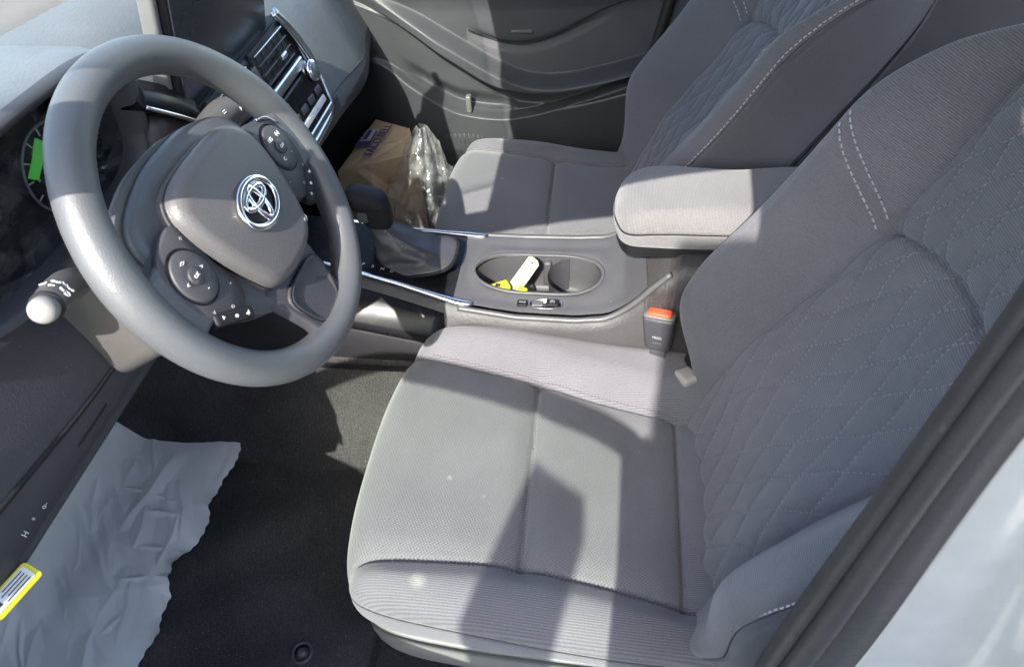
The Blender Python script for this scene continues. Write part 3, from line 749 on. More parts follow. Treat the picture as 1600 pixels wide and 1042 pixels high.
# switches
def button(name, x, y, w_, l_, h, m, par, rr=.003):
    return mk(name, *rbox((x, y, ctop(y) + h / 2 - .001), (w_, l_, h), rr), m, par)
V, F = loft([[( -.078 + r * .012 * c0, .153 + r * .030 * s0, ctop(.153) + h) for c0, s0 in zip(np.cos(a), np.sin(a))] for r, h in ((1.0, .0004), (.95, .0014), (.9, .0004), (.85, -.001), (.05, -.001))]); mk('switch_bezel', V, F, M['satin'], con)
b1 = button('mode_switch', -.079, .192, .0145, .018, .005, M['gloss'], con)
b2 = button('brake_switch', -.078, .141, .015, .022, .008, M['gloss'], con)
b3 = button('hold_switch', -.078, .166, .013, .020, .004, M['deck'], con)
text('switch_mark', 'HOLD', .0042, M['grey_mark'], b1, (-.079, .192, ctop(.192) + .0046), (0, -1, 0), (1, 0, 0))
text('switch_mark', '(P)', .0075, M['grey_mark'], b2, (-.078, .141, ctop(.141) + .0074), (0, -1, 0), (1, 0, 0))
rings = []
for y in np.linspace(.322, .98, 24):
    zt = ctop(y) - .068; zl = .215
    rings.append([(-.128, y, zt), (-.1355, y, zt - .008), (-.1395, y, (zt + zl) / 2), (-.1365, y, zl + .006), (-.130, y, zl), (-.11, y, zl), (-.11, y, zt)])
V, F = loft(rings); mk('knee_pad', V, F, M['darker'], con)
# gloss side panel and shifter surround
rings = []
for y in np.linspace(.325, .80, 24):
    zt = ctop(y) - .020; h = chw(y) + .012; wb = .131
    rings.append([(-h - .002, y, zt), (-h - .010, y, zt - .012), (-wb - .002, y, zt - .030), (-wb - .004, y, zt - .05), (-wb + .01, y, zt - .052), (-h + .01, y, zt - .005)])
V, F = loft(rings); mk('gloss_side_panel', V, F, M['gloss'], con)
for sgn in (-1, 1):
    yy = np.linspace(.275, .56, 40); xx = np.interp(yy, [.275, .30, .41, .50, .56], [.092, .092, .0735, .064, .06])
    P = np.stack([sgn * xx, yy, np.array([ctop(v) for v in yy]) + .001], 1)
    V, F = tube(P, np.interp(yy, [.275, .30, .35, .56], [.005, .0075, .005, .0032]), 10, flat=.8, up=(0, 0, 1)); mk('chrome_strip', V, F, M['chrome'], con)
yy = np.linspace(.31, .60, 24); 
V, F = loft([[(-np.interp(y, [.3, .41, .5, .6], [.082, .066, .057, .052]), y, ctop(y) + .0015), (np.interp(y, [.3, .41, .5, .6], [.082, .066, .057, .052]), y, ctop(y) + .0015), (.04, y, ctop(y) - .01), (-.04, y, ctop(y) - .01)] for y in yy])
mk('shift_plate', V, F, M['gloss'], con, smooth=False)
for i, ch in enumerate('PRND'):
    y = .470 - .0165 * i; x = -np.interp(y, [.3, .41, .5, .6], [.064, .050, .044, .04])
    text('gear_letter', ch, .009, M['white_mark'] if ch != 'D' else M['grey_mark'], con, (x, y, ctop(y) + .0022), (0, -1, 0), (1, 0, 0))
lev = thing('gear_lever', 'black leather gear lever with gathered boot ahead of the cup holders', 'gear lever', (0, .39, .385))
base = np.array([0, .388, ctop(.388) + .002]); tip = np.array([0, .443, .452])
rings = []
aa = np.linspace(0, 2 * np.pi, 72, endpoint=False)
bx = np.sign(np.cos(aa)) * np.abs(np.cos(aa)) ** .6; by = np.sign(np.sin(aa)) * np.abs(np.sin(aa)) ** .6
for t in np.linspace(0, 1, 26):
    c_ = base + (tip - base) * t; k = (1 - t) ** 1.25
    wx, wy = .018 + .034 * k, .019 + .053 * k
    fold = 1 + .055 * math.sin(t * 19 + .6) * (1 - t) + .05 * np.sin(aa * 7 + t * 8) * (t * (1 - t) * 3)
    z = c_[2] + (.40 * (by * wy) * 0) 
    rings.append(np.stack([c_[0] + bx * wx * fold, c_[1] + by * wy * fold, np.full(72, z) - (by * wy) * .17 * (1 - t)], 1))
V, F = loft(rings); mk('boot', V, F, M['leather'], lev)
q = np.linspace(0, 1, 20); P = base + (tip - base) * q[:, None]; P[:, 0] -= .019 + .034 * (1 - q) ** 1.25 * .72; P[:, 1] -= .012 + .025 * (1 - q)
V, F = stitches(P, (-.8, -.4, .4), .004, .002, .0007); mk('boot_stitching', V, F, M['thread_dark'], lev)
V, F = tube([base + (bx_, by_, -.001 - by_ * .17) for bx_, by_ in zip(bx * .053, by * .074)], .0035, 8, closed=True); mk('boot_ring', V, F, M['gloss'], lev)
rings = []
for t, wx, wy, dy in ((0, .017, .020, 0), (.08, .019, .024, .001), (.25, .0205, .028, .004), (.5, .0225, .032, .009), (.75, .0235, .0345, .014), (.88, .0225, .033, .016), (.96, .017, .026, .017), (1.0, .004, .006, .018)):
    z = tip[2] - .004 + .072 * t; ex = .72
    rings.append(np.stack([0 + np.sign(np.cos(aa)) * np.abs(np.cos(aa)) ** ex * wx, tip[1] - .002 + dy + np.sign(np.sin(aa)) * np.abs(np.sin(aa)) ** ex * wy, z + .18 * np.sign(np.sin(aa)) * np.abs(np.sin(aa)) ** ex * wy * t], 1))
V, F = loft(rings); kn = mk('knob', V, F, M['darker'], lev)
q = np.linspace(0, 1, 16)
V, F = tube(cr([(-.0228, .425, .490), (-.0238, .452, .4955), (-.0225, .476, .500)], 8), .0009, 6); mk('knob_seam', V, F, M['darker'], kn)
V, F = rbox((-.0218, .461, .478), (.006, .017, .020), .003); mk('release_button', V, F, M['mid'], kn)
# armrest box and cushion
ol = [(.070, -.30), (.074, -.15), (.074, -.02), (.066, .028), (.03, .044), (0, .046), (-.03, .044), (-.066, .028), (-.074, -.02), (-.074, -.15), (-.070, -.30), (0, -.32)]
ar = Pillow(ol, lambda A, B: .540 - .5 * A ** 2 - .9 * np.maximum(B + .06, 0) ** 2 * 1.2, .036, .476, (0, -.13), n=120, bulge=.001, inset=.0)
mk('armrest', ar.V, ar.F, M['arm_cloth'], con, uv=ar.uv)
V, F = loft([np.c_[np.array(cr(ol, 8, True)) * s_, np.full(len(ol) * 8, z)] for s_, z in ((.985, .4785), (.998, .477), (.998, .475), (.985, .474), (.90, .4735), (.88, .45))]); mk('armrest_lid_base', V, F, M['deck'], con)

# ------------------------------------------------------------------ buckle and belt bits
bk = thing('seat_belt_buckle', 'black seat belt buckle with an orange release button beside the driver seat', 'seat belt buckle', (-.125, -.03, .33))
up = np.array([.16, .05, .98]); up /= np.linalg.norm(up); out = np.array([-.90, .30, .14]); out -= up * (out @ up); out /= np.linalg.norm(out); side = np.cross(up, out)
C0 = np.array([-.128, -.035, .345])
rings = []
for t, w_, d_ in ((-.030, .018, .0085), (-.026, .021, .0105), (.0, .0235, .012), (.022, .0255, .013), (.030, .0262, .0135), (.033, .0255, .0128)):
    r2 = rrect(2 * w_, 2 * d_, .007); rings.append(C0 + up * t + r2[:, :1] * side + r2[:, 1:] * out)
V, F = loft(rings); mk('buckle_body', V, F, M['dark'], bk)
V, F = loft([C0 + up * t + (rrect(2 * .0255 * k, 2 * .0128 * k, .007 * k))[:, :1] * side + (rrect(2 * .0255 * k, 2 * .0128 * k, .007 * k))[:, 1:] * out for t, k in ((.0335, 1), (.037, .99), (.0385, .93))]); mk('buckle_cap', V, F, M['silver_grey'], bk)
r2 = rrect(.040, .019, .006); V, F = loft([C0 + up * t + out * .0015 + r2[:, :1] * k * side + r2[:, 1:] * k * out for t, k in ((.035, 1), (.0415, .97), (.0435, .85), (.0438, .4))]); mk('release_button', V, F, M['orange'], bk)
for i, s_ in enumerate(('PRESS', '- - - -')):
    text('buckle_mark', s_, .0062, M['grey_mark'], bk, C0 + out * .0126 - up * (.002 + .010 * i), -side if (side @ np.array([0, 1, 0])) > 0 else side, up)
rings = []
for t in np.linspace(0, 1, 8):
    c_ = C0 - up * (.028 + .07 * t); r2 = rrect(.026, .006, .002); rings.append(c_ + r2[:, :1] * side + r2[:, 1:] * out)
V, F = loft(rings); mk('buckle_stalk', V, F, M['dark'], bk)
V, F = rbox((-.150, -.105, .315), (.045, .035, .06), .01, R=[(.9, .3, 0), (-.3, .9, .2), (0, -.2, .97)]); mk('buckle_strap', V, F, M['darker'], bk)

# ------------------------------------------------------------------ tags in the cup holder
kt = thing('key_tag', 'pale green paper key tag standing up in the cup holder', 'key tag', (.0, .225, .30))
A0 = np.array([-.022, .222, .318]); ayt = np.array([.036, -.052, .066]); ayt /= np.linalg.norm(ayt); axt = np.array([-.35, -.90, .05]); axt -= ayt * (axt @ ayt); axt /= np.linalg.norm(axt)
w2, hh = .0125, .080
V, F = prism([(-w2, 0), (w2, 0), (w2 * 1.08, hh * .5), (w2, hh - .005), (w2 - .006, hh), (-w2 + .006, hh), (-w2, hh - .004)], axt, ayt, A0, .0009); mk('tag_card', V, F, M['tagwhite'], kt, smooth=False)
azt = np.cross(axt, ayt)
sg = 1 if azt @ (CP - A0) > 0 else -1
fo = A0 + azt * (.0012 if sg > 0 else -.0003)
for i in range(6):
    V, F = prism([(-.008, 0), (.004 + .0035 * ((i * 7) % 3 - 1), 0), (.004 + .0035 * ((i * 7) % 3 - 1), .0012), (-.008, .0012)], axt, ayt, fo + ayt * (.018 + .0075 * i), .0002 * sg); mk('tag_line', V, F, M['grey_mark'], kt, smooth=False)
V, F = prism(np.c_[.0022 * np.cos(a), .0022 * np.sin(a)], axt, ayt, fo + ayt * (hh - .009), .0003 * sg); mk('tag_hole', V, F, M['black_mark'], kt, smooth=False)
yt = thing('key_fob', 'bright yellow plastic key fob lying at the foot of the pale tag', 'key fob', (-.02, .24, .30))
V, F = rbox((-.030, .236, .341), (.022, .034, .012), .005, R=[(.8, .5, .2), (-.5, .85, 0), (-.2, -.1, .97)]); fb = mk('fob_shell', V, F, M['yellow'], yt)
V, F = rbox((-.032, .240, .3482), (.007, .009, .002), .0008); mk('fob_button', V, F, M['black_mark'], yt)
V, F = rbox((-.034, .200, .336), (.022, .018, .008), .003, R=[(.8, -.5, .1), (.5, .85, 0), (0, 0, 1)]); mk('fob_strap', V, F, M['yellow'], yt)

# ------------------------------------------------------------------ steering wheel
TL = math.radians(26.1)
MW = Matrix.Translation((-.36, .449, .733)) @ Matrix.Rotation(math.pi / 2 - TL, 4, 'X')
sw = thing('steering_wheel', 'grey three spoke steering wheel with padded hub and chrome oval emblem', 'steering wheel', mat=MW)
def wk(name, V, F, m, parent=sw, **k): return mk(name, V, F, m, parent, local=True, **k)
n1, n2 = 160, 28
A_ = np.linspace(0, 2 * np.pi, n1, endpoint=False); b_ = np.linspace(0, 2 * np.pi, n2, endpoint=False)
rings = []
for q in A_:
    R0 = .1655; swell = 1 + .05 * (np.exp(-((math.sin(q) - .25) / .25) ** 2) * 1)   # thumb rests
    rx, rz = .0182 * swell, .0192 * swell
    rr = R0 + rx * np.cos(b_); rings.append(np.stack([rr * math.cos(q), rr * math.sin(q), rz * np.sin(b_)], 1))
rings.append(rings[0]); V, F = loft(rings, True, False); wk('rim', V, F, M['rim'])
def dome(ol, h, edge, r, n=80, n0=0., name='x', m=None, par=sw, back=None):
    c = np.mean(np.array(ol), 0); d2 = np.ptp(np.array(ol), 0) / 2
    p = Pillow(ol, lambda A, B: n0 + h - edge * (((A - c[0]) / d2[0]) ** 2 + ((B - c[1]) / d2[1]) ** 2), r, n0 - .02 if back is None else back, c, n=n, ks=4)
    o = wk(name, p.V, p.F, m, par); return o, p
# shroud ring behind the pad (spokes run out of it)
shroud = [(-.102, .066), (-.05, .086), (.0, .090), (.05, .086), (.102, .066), (.116, .03), (.104, -.02), (.078, -.07), (.045, -.098), (0, -.106), (-.045, -.098), (-.078, -.07), (-.104, -.02), (-.116, .03)]
dome(shroud, .004, .008, .012, 90, 0, 'hub_shroud', M['rim'], back=-.045)
pad = [(-.079, .050), (-.055, .0685), (0, .073), (.055, .0685), (.079, .050), (.080, .01), (.066, -.040), (.046, -.071), (0, -.080), (-.046, -.071), (-.066, -.040), (-.080, .01)]
po, pp = dome(pad, .030, .004, .015, 130, 0, 'airbag_pad', M['pad'], back=-.01)
# spokes
def spoke(name, ax, ay, w0, w1, l0, l1, n0, n1_, th, m, par=sw, k=14, edge=.006):
    ax = np.array(ax, float); ay = np.array(ay, float); rings = []
    for t in np.linspace(0, 1, k):
        l = l0 + (l1 - l0) * t; w_ = (w0 + (w1 - w0) * t) * (1 + .35 * max(0, t - .72) ** 1.3 * 3); n_ = n0 + (n1_ - n0) * t
        r2 = rrect(2 * w_, th, min(edge, th * .45)); rings.append(np.c_[(ax * l)[None] + r2[:, :1] * ay, n_ + r2[:, 1]])
    V, F = loft(rings); return wk(name, V, F, m, par)
for sgn in (-1, 1):
    spoke('side_spoke', (sgn, 0), (0, 1), .046, .030, .080, .157, -.006, .0, .026, M['rim'])
spoke('lower_spoke', (0, -1), (1, 0), .058, .036, .070, .158, -.010, -.002, .018, M['dark'])
# trim piece with a dark recess on the lower spoke
tri = cr([(-.040, -.098), (-.028, -.144), (0, -.150), (.028, -.144), (.040, -.098), (0, -.090)], 6, True)
V, F = loft([np.c_[tri * k + np.array([0, -.12]) * (1 - k), np.full(len(tri), h)] for k, h in ((1, -.002), (1, .006), (.93, .0075), (.86, .004), (.5, .003), (.05, .003))]); wk('spoke_trim', V, F, M['mid'])
V, F = tube(np.c_[tri, np.full(len(tri), .006)], .0012, 6, closed=True); wk('trim_edge', V, F, M['darker'])
# switch pods
for sgn in (-1, 1):
    podol = cr([(sgn * .082, .046), (sgn * .120, .040), (sgn * .139, .022), (sgn * .141, -.006), (sgn * .128, -.034), (sgn * .098, -.052), (sgn * .078, -.040), (sgn * .080, 0)], 6, True)
    if sgn < 0: podol = podol[::-1]
    c = podol.mean(0); V, F = loft([np.c_[c + (podol - c) * k, np.full(len(podol), h)] for k, h in ((1.0, .002), (1.0, .010), (.97, .0115), (.5, .0125), (.02, .0125))]); pod = wk('switch_pod', V, F, M['dark'])
    ctr = np.array([sgn * .1115, .006])
    V, F = loft([np.c_[ctr[0] + r * np.cos(a), ctr[1] + 1.15 * r * np.sin(a), np.full(30, h)] for r, h in ((.0225, .010), (.0225, .0150), (.0215, .0158), (.010, .0150), (.0005, .0150))]); dpad = wk('round_switch', V, F, M['mid'], pod)
    V, F = loft([np.c_[ctr[0] + r * np.cos(a), ctr[1] + 1.15 * r * np.sin(a), np.full(30, h)] for r, h in ((.0235, .0125), (.0245, .0135), (.0255, .0125))], True, False); wk('switch_ring', V, F, M['gloss'], pod)
    V, F = loft([np.c_[ctr[0] + r * np.cos(a), ctr[1] + r * np.sin(a), np.full(30, h)] for r, h in ((.0085, .0145), (.0085, .0172), (.0075, .0178), (.0004, .0178))]); wk('centre_button', V, F, M['dark'], dpad)
    marks = ((0, .0155, '<>'), (0, -.0155, '-'), (.0135, 0, '>'), (-.0135, 0, '<')) if sgn < 0 else ((-.008, .013, 'RES'), (.010, .012, '(o)'), (-.009, -.012, 'C'), (.009, -.013, '-'))
    for x_, y_, s_ in marks:
        text('switch_symbol', s_, .0062, M['white_mark'], dpad, (ctr[0] + x_, ctr[1] + y_, .0158), (1, 0, 0), (0, 1, 0), local=True)
    text('switch_symbol', 'OK' if sgn < 0 else 'ON', .005, M['white_mark'], dpad, (ctr[0], ctr[1], .0180), (1, 0, 0), (0, 1, 0), local=True)
    for k_, (x_, y_, s_) in enumerate(((sgn * .088, .034, '+'), (sgn * .086, -.026, '-'), (sgn * .1255, -.028, 'v'), (sgn * .105, -.040, 'o'))):
        text('switch_symbol', s_, .0075, M['grey_mark'], pod, (x_, y_, .0122), (1, 0, 0), (0, 1, 0), local=True)
    # rocker strip under the pod
    V, F = rbox((sgn * .112, -.047, .008), (.050, .014, .012), .004, R=[(math.cos(sgn * .62), math.sin(sgn * .62), 0), (-math.sin(sgn * .62), math.cos(sgn * .62), 0), (0, 0, 1)]); rk = wk('rocker_switch', V, F, M['darker'], pod)
    for k_, s_ in enumerate(('^', 'o', 'w')):
        o_ = (k_ - 1) * .015
        text('switch_symbol', s_, .0075, M['white_mark'], rk, (sgn * .112 + o_ * math.cos(sgn * .62), -.047 + o_ * math.sin(sgn * .62), .0143), (1, 0, 0), (0, 1, 0), local=True)
    if sgn > 0:
        V, F = tube(cr([(.112, .0425, .0125), (.128, .037, .0125), (.1385, .024, .0122)], 6), .0016, 6); wk('silver_accent', V, F, M['satin'], pod)
# emblem: rings in polished metal
def ell(cx, cy, rx, ry, n=56): q = np.linspace(0, 2 * np.pi, n, endpoint=False); return np.stack([cx + rx * np.cos(q), cy + ry * np.sin(q)], 1)
def pz(P): return pp.c(P[:, 0], P[:, 1])
q0 = ell(0, 0, .0335, .0235); V, F = loft([np.c_[q0 * k, pz(q0 * k) + .0012] for k in (1.03, .7, .3, .02)]); em = wk('emblem_base', V, F, M['darker'])
for cx, cy, rx, ry, r in ((0, 0, .0318, .0222, .0040), (0, .0068, .0200, .0080, .0036), (0, .0000, .0086, .0182, .0036)):
    e_ = ell(cx, cy, rx, ry); V, F = tube(np.c_[e_, pz(e_) + .0032], r, 10, closed=True, flat=.8); wk('emblem_ring', V, F, M['chrome'], em)
text('airbag_mark', 'o)', .009, M['grey_mark'], po, (.045, -.055, pp.c(np.array([.045]), np.array([-.055]))[0] + .0012), (1, 0, 0), (0, 1, .35), local=True)

# ------------------------------------------------------------------ steering column and stalks
MC = Matrix.Translation((-.36, .449, .733)) @ Matrix.Rotation(math.pi / 2 - TL, 4, 'X')
colm = thing('steering_column', 'dark plastic steering column shroud with two control stalks behind the wheel', 'steering column', mat=MC)
rings = []
for n_, wx, u0, u1 in ((-.045, .050, .050, -.055), (-.060, .062, .060, -.066), (-.11, .070, .062, -.082), (-.17, .074, .058, -.092), (-.24, .076, .05, -.098), (-.30, .07, .04, -.10)):
    r2 = rrect(2 * wx, u0 - u1, .026, 6); rings.append(np.c_[r2[:, 0], r2[:, 1] + (u0 + u1) / 2, np.full(len(r2), n_)])
V, F = loft(rings); mk('column_shroud', V, F, M['column'], colm, local=True)
# indicator stalk (world coordinates)
P = cr([(-.425, .56, .715), (-.475, .545, .742), (-.515, .530, .764), (-.548, .517, .776)], 8)
V, F = tube(P, np.interp(np.linspace(0, 1, len(P)), [0, .35, .6, 1], [.010, .0115, .0148, .0128]), 20); st = mk('indicator_stalk', V, F, M['column'], colm)
T_ = np.array([-.036, -.014, .013]); T_ /= np.linalg.norm(T_); e0 = P[-1]
kr = [(0, .0104), (.003, .0110), (.007, .0113), (.010, .0110), (.0128, .0097), (.0148, .0073), (.0158, .0038), (.0160, .0004)]
V, F = tube([e0 + T_ * d for d, r in kr], [r for d, r in kr], 24); mk('stalk_knob', V, F, M['knob_lit'], st)
V, F = tube([e0 - T_ * .0015, e0 + T_ * .0012], [.0131, .0131], 24); mk('stalk_collar', V, F, M['darker'], st)
view = CP - e0; view /= np.linalg.norm(view); nrm = view - T_ * (view @ T_); nrm /= np.linalg.norm(nrm); bi = np.cross(T_, nrm)
for i, (d, s_, sz, o) in enumerate(((-.009, '=D', .008, -.15), (-.018, 'AUTO', .004, -.1), (-.009, 'o-', .006, .6), (-.018, 'OFF', .0045, .55), (-.014, '#0', .006, 1.1))):
    nn = nrm * math.cos(o) + bi * math.sin(o)
    text('stalk_mark', s_, sz, M['white_mark'], st, e0 + T_ * d + nn * .0150, np.cross(T_, nn) * -1, T_ * 1)
P = cr([(-.27, .545, .735), (-.21, .55, .737), (-.16, .548, .736), (-.118, .545, .722)], 8)
V, F = tube(P, np.interp(np.linspace(0, 1, len(P)), [0, .4, .7, 1], [.013, .017, .0195, .015]), 20); st2 = mk('wiper_stalk', V, F, M['column'], colm)
for d, s_, sz in ((9, 'o', .013), (13, '=', .012), (18, 'v', .011)):
    p_ = P[d]; v_ = CP - p_; v_ /= np.linalg.norm(v_); t_ = P[d + 1] - P[d]; t_ /= np.linalg.norm(t_); v_ -= t_ * (v_ @ t_); v_ /= np.linalg.norm(v_)
    text('stalk_mark', s_, sz, M['white_mark'], st2, p_ + v_ * .0192, t_, np.cross(v_, t_))

# ------------------------------------------------------------------ dashboard
dash = thing('dashboard', 'pale grey vinyl dashboard with instrument binnacle, upright touchscreen and air vents', 'dashboard', (0, .8, .5))
prof_p = cr([(1.30, .73), (1.15, .80), (.98, .835), (.82, .835), (.735, .812), (.69, .765), (.655, .70), (.610, .60), (.585, .535), (.592, .495), (.625, .465), (.70, .445), (.85, .44)], 8)
prof_d = cr([(1.30, .73), (1.15, .80), (.98, .835), (.84, .838), (.76, .825), (.715, .79), (.690, .74), (.660, .68), (.640, .61), (.634, .56), (.640, .515), (.665, .492), (.85, .48)], 8)
rings = []; xs = np.linspace(-.715, .712, 90)
for x in xs:
    t = ss(x, -.22, -.10); p = prof_d * (1 - t) + prof_p * t
    p = p.copy(); p[:, 0] += .05 * ss(x, .45, .72) * (p[:, 0] < 1.0); p[:, 1] -= .02 * ss(x, .3, .72) + .030 * ss(x, .10, .66) * ss(p[:, 0], 1.0, .5)
    rings.append(np.c_[np.full(len(p), x), p])
Vd = np.concatenate(rings); F = gridf(len(rings), len(rings[0]))
ce = Vd[np.array(F)].mean(1)
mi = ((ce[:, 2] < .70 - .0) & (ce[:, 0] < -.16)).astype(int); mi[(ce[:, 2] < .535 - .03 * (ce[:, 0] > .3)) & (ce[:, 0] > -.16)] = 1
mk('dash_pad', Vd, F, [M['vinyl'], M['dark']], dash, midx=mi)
# padding seam near the rear edge on the passenger side
ix = [i for i, x in enumerate(xs) if x > .16]; j = 62
V, F = tube(np.array([rings[i][j] for i in ix]), .0016, 6); mk('pad_seam', V, F, M['dark'], dash)
# end cap panel between dash and passenger door
V, F = loft([[(.712, y, z) for y, z in prof_p + [.05, -.05]], [(.716, y, z) for y, z in prof_p + [.05, -.05]]]); mk('dash_end_cap', V, F, M['dark'], dash)
V, F = loft([[(-.716, y, z) for y, z in prof_d], [(-.712, y, z) for y, z in prof_d]]); mk('dash_end_cap', V, F, M['vinyl'], dash)
# binnacle
HB = np.array([-.385, .0]); 
def arch(y, wl, wr, top, bot, ex, n=64, cx=-.385):
    q = np.linspace(0, 2 * np.pi, n, endpoint=False); c, s = np.cos(q), np.sin(q)
    X_ = np.sign(c) * np.abs(c) ** ex; Z_ = np.sign(s) * np.abs(s) ** ex
    x = cx + np.where(X_ > 0, X_ * wr, X_ * wl); z = np.where(Z_ > 0, (top + bot) / 2 + Z_ * (top - bot) / 2, (top + bot) / 2 + Z_ * (top - bot) / 2)
    return np.c_[x, y + .10 * (z - bot) * 0, z]
sl = lambda R_, k: np.c_[R_[:, 0], R_[:, 1] + k * (R_[:, 2] - .70) , R_[:, 2]]
outer_r = [(.80, .185, .175, .872, .68, .62, .0), (.70, .18, .172, .874, .685, .58, -.05), (.645, .178, .168, .873, .69, .55, -.12), (.622, .176, .165, .869, .694, .55, -.14), (.612, .172, .161, .863, .70, .55, -.14)]
inner_r = [(.6125, .168, .157, .858, .704, .55, -.14), (.618, .164, .153, .853, .708, .55, -.14), (.64, .160, .149, .845, .710, .55, -.12), (.668, .152, .142, .835, .714, .55, -.09)]
V, F = loft([sl(arch(*r[:6]), r[6]) for r in outer_r + inner_r], True, False)
hood = mk('instrument_hood', V, F, [M['vinyl'], M['mid']], dash, midx=[0 if i < 64 * 3 else 1 for i in range(len(F))])
face = sl(arch(.664, .153, .143, .836, .713, .55), -.09); c = face.mean(0)
V, F = loft([c + (face - c) * k for k in (1, .6, .2, .01)]); clus = mk('instrument_cluster', V, F, M['gloss'], dash)
ln = sl(arch(.642, .159, .148, .845, .710, .55), -.12); c2 = ln.mean(0)
def fpt(u, v, o=.0): return np.array([c[0] + u, c[1] - .06 * v - o, c[2] + v])
fx, fy = np.array([1, 0, 0]), np.array([0, -.06, 1]); fy /= np.linalg.norm(fy)
for cx in (.062,):
    e_ = ell(cx, -.012, .047, .047, 48); V, F = tube([fpt(u, v, .003) for u, v in e_], .0014, 6, closed=True); gb = mk('gauge_ring', V, F, M['grey_mark'], clus)
    for i in range(11):
        q = math.radians(225 - 27 * i); V, F = rbox(fpt(cx + .041 * math.cos(q), -.012 + .041 * math.sin(q), .003), (.008, .001, .0016), .0004, 1, R=[(math.cos(q), 0, math.sin(q)), (0, 1, 0), (-math.sin(q), 0, math.cos(q))]); mk('gauge_tick', V, F, M['white_mark'], clus)
        if i % 2 == 0: text('gauge_number', str(i * (10 if cx < 0 else 1)), .0095, M['white_mark'], clus, fpt(cx + .031 * math.cos(q), -.012 + .031 * math.sin(q), .004), fx, fy)
V, F = prism([(.016, .004), (.025, -.004), (.040, .006), (.056, .022), (.049, .030), (.033, .016)], fx, fy, fpt(0, 0, .008), .002); mk('green_indicator', V, F, M['green_lit'], clus, smooth=False)
V, F = prism(rrect(.062, .045, .006), fx, fy, fpt(-.085, .0, .004), .002); mk('info_display', V, F, M['screen'], clus)
for i, s_ in enumerate(('ODO 51', '----', 'P')): text('display_text', s_, .008, M['grey_mark'], clus, fpt(-.085, .012 - .013 * i, .0065), fx, fy)
V, F = loft([np.c_[c2 + (ln - c2) * k] for k in (1, .5, .01)] ); mk('cluster_lens', V, F, M['lens'], clus)
# touchscreen
sR = np.array([(1, 0, 0), (0, .97, .243), (0, -.243, .97)])
V, F = rbox((-.018, .590, .812), (.292, .018, .205), .008, 5, R=sR); ts = mk('touchscreen', V, F, M['darker'], dash)
V, F = rbox((-.018, .5815, .8085), (.274, .004, .186), .002, 2, R=sR); mk('screen_glass', V, F, M['screen'], ts)
V, F = rbox((-.170, .602, .790), (.012, .020, .235), .005, 4, R=sR); mk('screen_surround', V, F, M['silver_grey'], ts)
V, F = rbox((-.018, .618, .775), (.20, .04, .12), .015, 4, R=sR); mk('screen_back', V, F, M['mid'], ts)
# centre stack
stk_t = math.radians(14)
SR = np.array([(1, 0, 0), (0, math.cos(stk_t), -math.sin(stk_t)), (0, math.sin(stk_t), math.cos(stk_t))])   # rows: x, forward, up
SO = np.array([.006, .572, .652])
def sp(x, up, outw): return SO + x * SR[0] + up * SR[2] - outw * SR[1]
def sbox(name, x, up, o, s, r, m, par=None, k=3): V, F = rbox(sp(x, up, o), s, r, k, R=SR); return mk(name, V, F, m, par or stack)
V, F = rbox(sp(.01, .002, -.022), (.325, .046, .172), .014, 5, R=SR); stack = mk('centre_stack', V, F, M['gloss'], dash)
# polished surround on the right and bottom
Pth = cr([sp(.135, .098, .006), sp(.160, .060, .006), sp(.176, .010, .006), sp(.176, -.035, .006), sp(.158, -.078, .006), sp(.09, -.088, .006), sp(-.14, -.088, .006)], 8)
V, F = tube(Pth, .0065, 10, flat=.7, up=SR[1]); mk('stack_surround', V, F, M['satin'], stack)
V, F = tube(Pth[:18] + SR[0] * -.014 - SR[1] * .002, .0032, 8); mk('stack_inner_trim', V, F, M['chrome'], stack)
for xc in (-.075, .068):
    V, F = rbox(sp(xc, .056, .0015), (.118, .006, .056), .006, 3, R=SR); vent = mk('air_vent', V, F, M['darker'], stack)
    for i in range(4): sbox('vent_slat', xc, .077 - .0145 * i, .006, (.112, .012, .0022), .001, M['mid'] if i else M['satin'], vent, 2)
    for i in range(5): sbox('vent_vane', xc - .044 + .022 * i, .055, .003, (.0015, .006, .046), .0006, M['dark'], vent, 1)
    sbox('vent_tab', xc + .012, .048, .014, (.020, .012, .009), .003, M['satin'], vent)
sbox('hazard_switch', -.004, .052, .006, (.018, .010, .034), .003, M['dark'])
sbox('silver_bar', .062, .016, .0075, (.152, .010, .017), .004, M['satin'])
sbox('silver_bar_lower', -.075, .016, .0065, (.11, .010, .012), .004, M['satin'])
pan = sbox('climate_panel', .014, -.036, .004, (.30, .012, .080), .008, M['gloss'])
sbox('climate_display', -.02, -.018, .0095, (.11, .003, .022), .0014, M['screen'], pan, 2)
for i in range(5): sbox('climate_button', .000 + .034 * i, -.036, .0100, (.022, .006, .012), .0028, M['mid'], pan)
sbox('white_button_bar', .060, -.054, .0102, (.172, .005, .0115), .003, M['label_white'], pan)
for i in range(5): text('climate_mark', '-+ao*'[i], .007, M['grey_mark'], pan, sp(.000 + .034 * i, -.0535, .0130), SR[0], SR[2])
sbox('silver_lower_bar', .05, -.0755, .008, (.225, .008, .013), .004, M['satin'])
kn_o = sp(.140, -.004, .0); kd = -SR[1] * .93 + SR[0] * -.1; kd /= np.linalg.norm(kd)
kr = [(0, .0165), (.006, .0165), (.0065, .0150), (.010, .0148), (.0105, .0172), (.016, .0172), (.0185, .0156), (.0187, .0128), (.0172, .0124), (.0170, .001)]
V, F = tube([kn_o + kd * (d + .004) for d, r in kr], [r for d, r in kr], 32); kb = mk('round_knob', V, F, M['chrome'], pan)
V, F = tube([kn_o + kd * .0220, kn_o + kd * .0230], [.0122, .0119], 28); mk('knob_face', V, F, M['silver_grey'], kb)
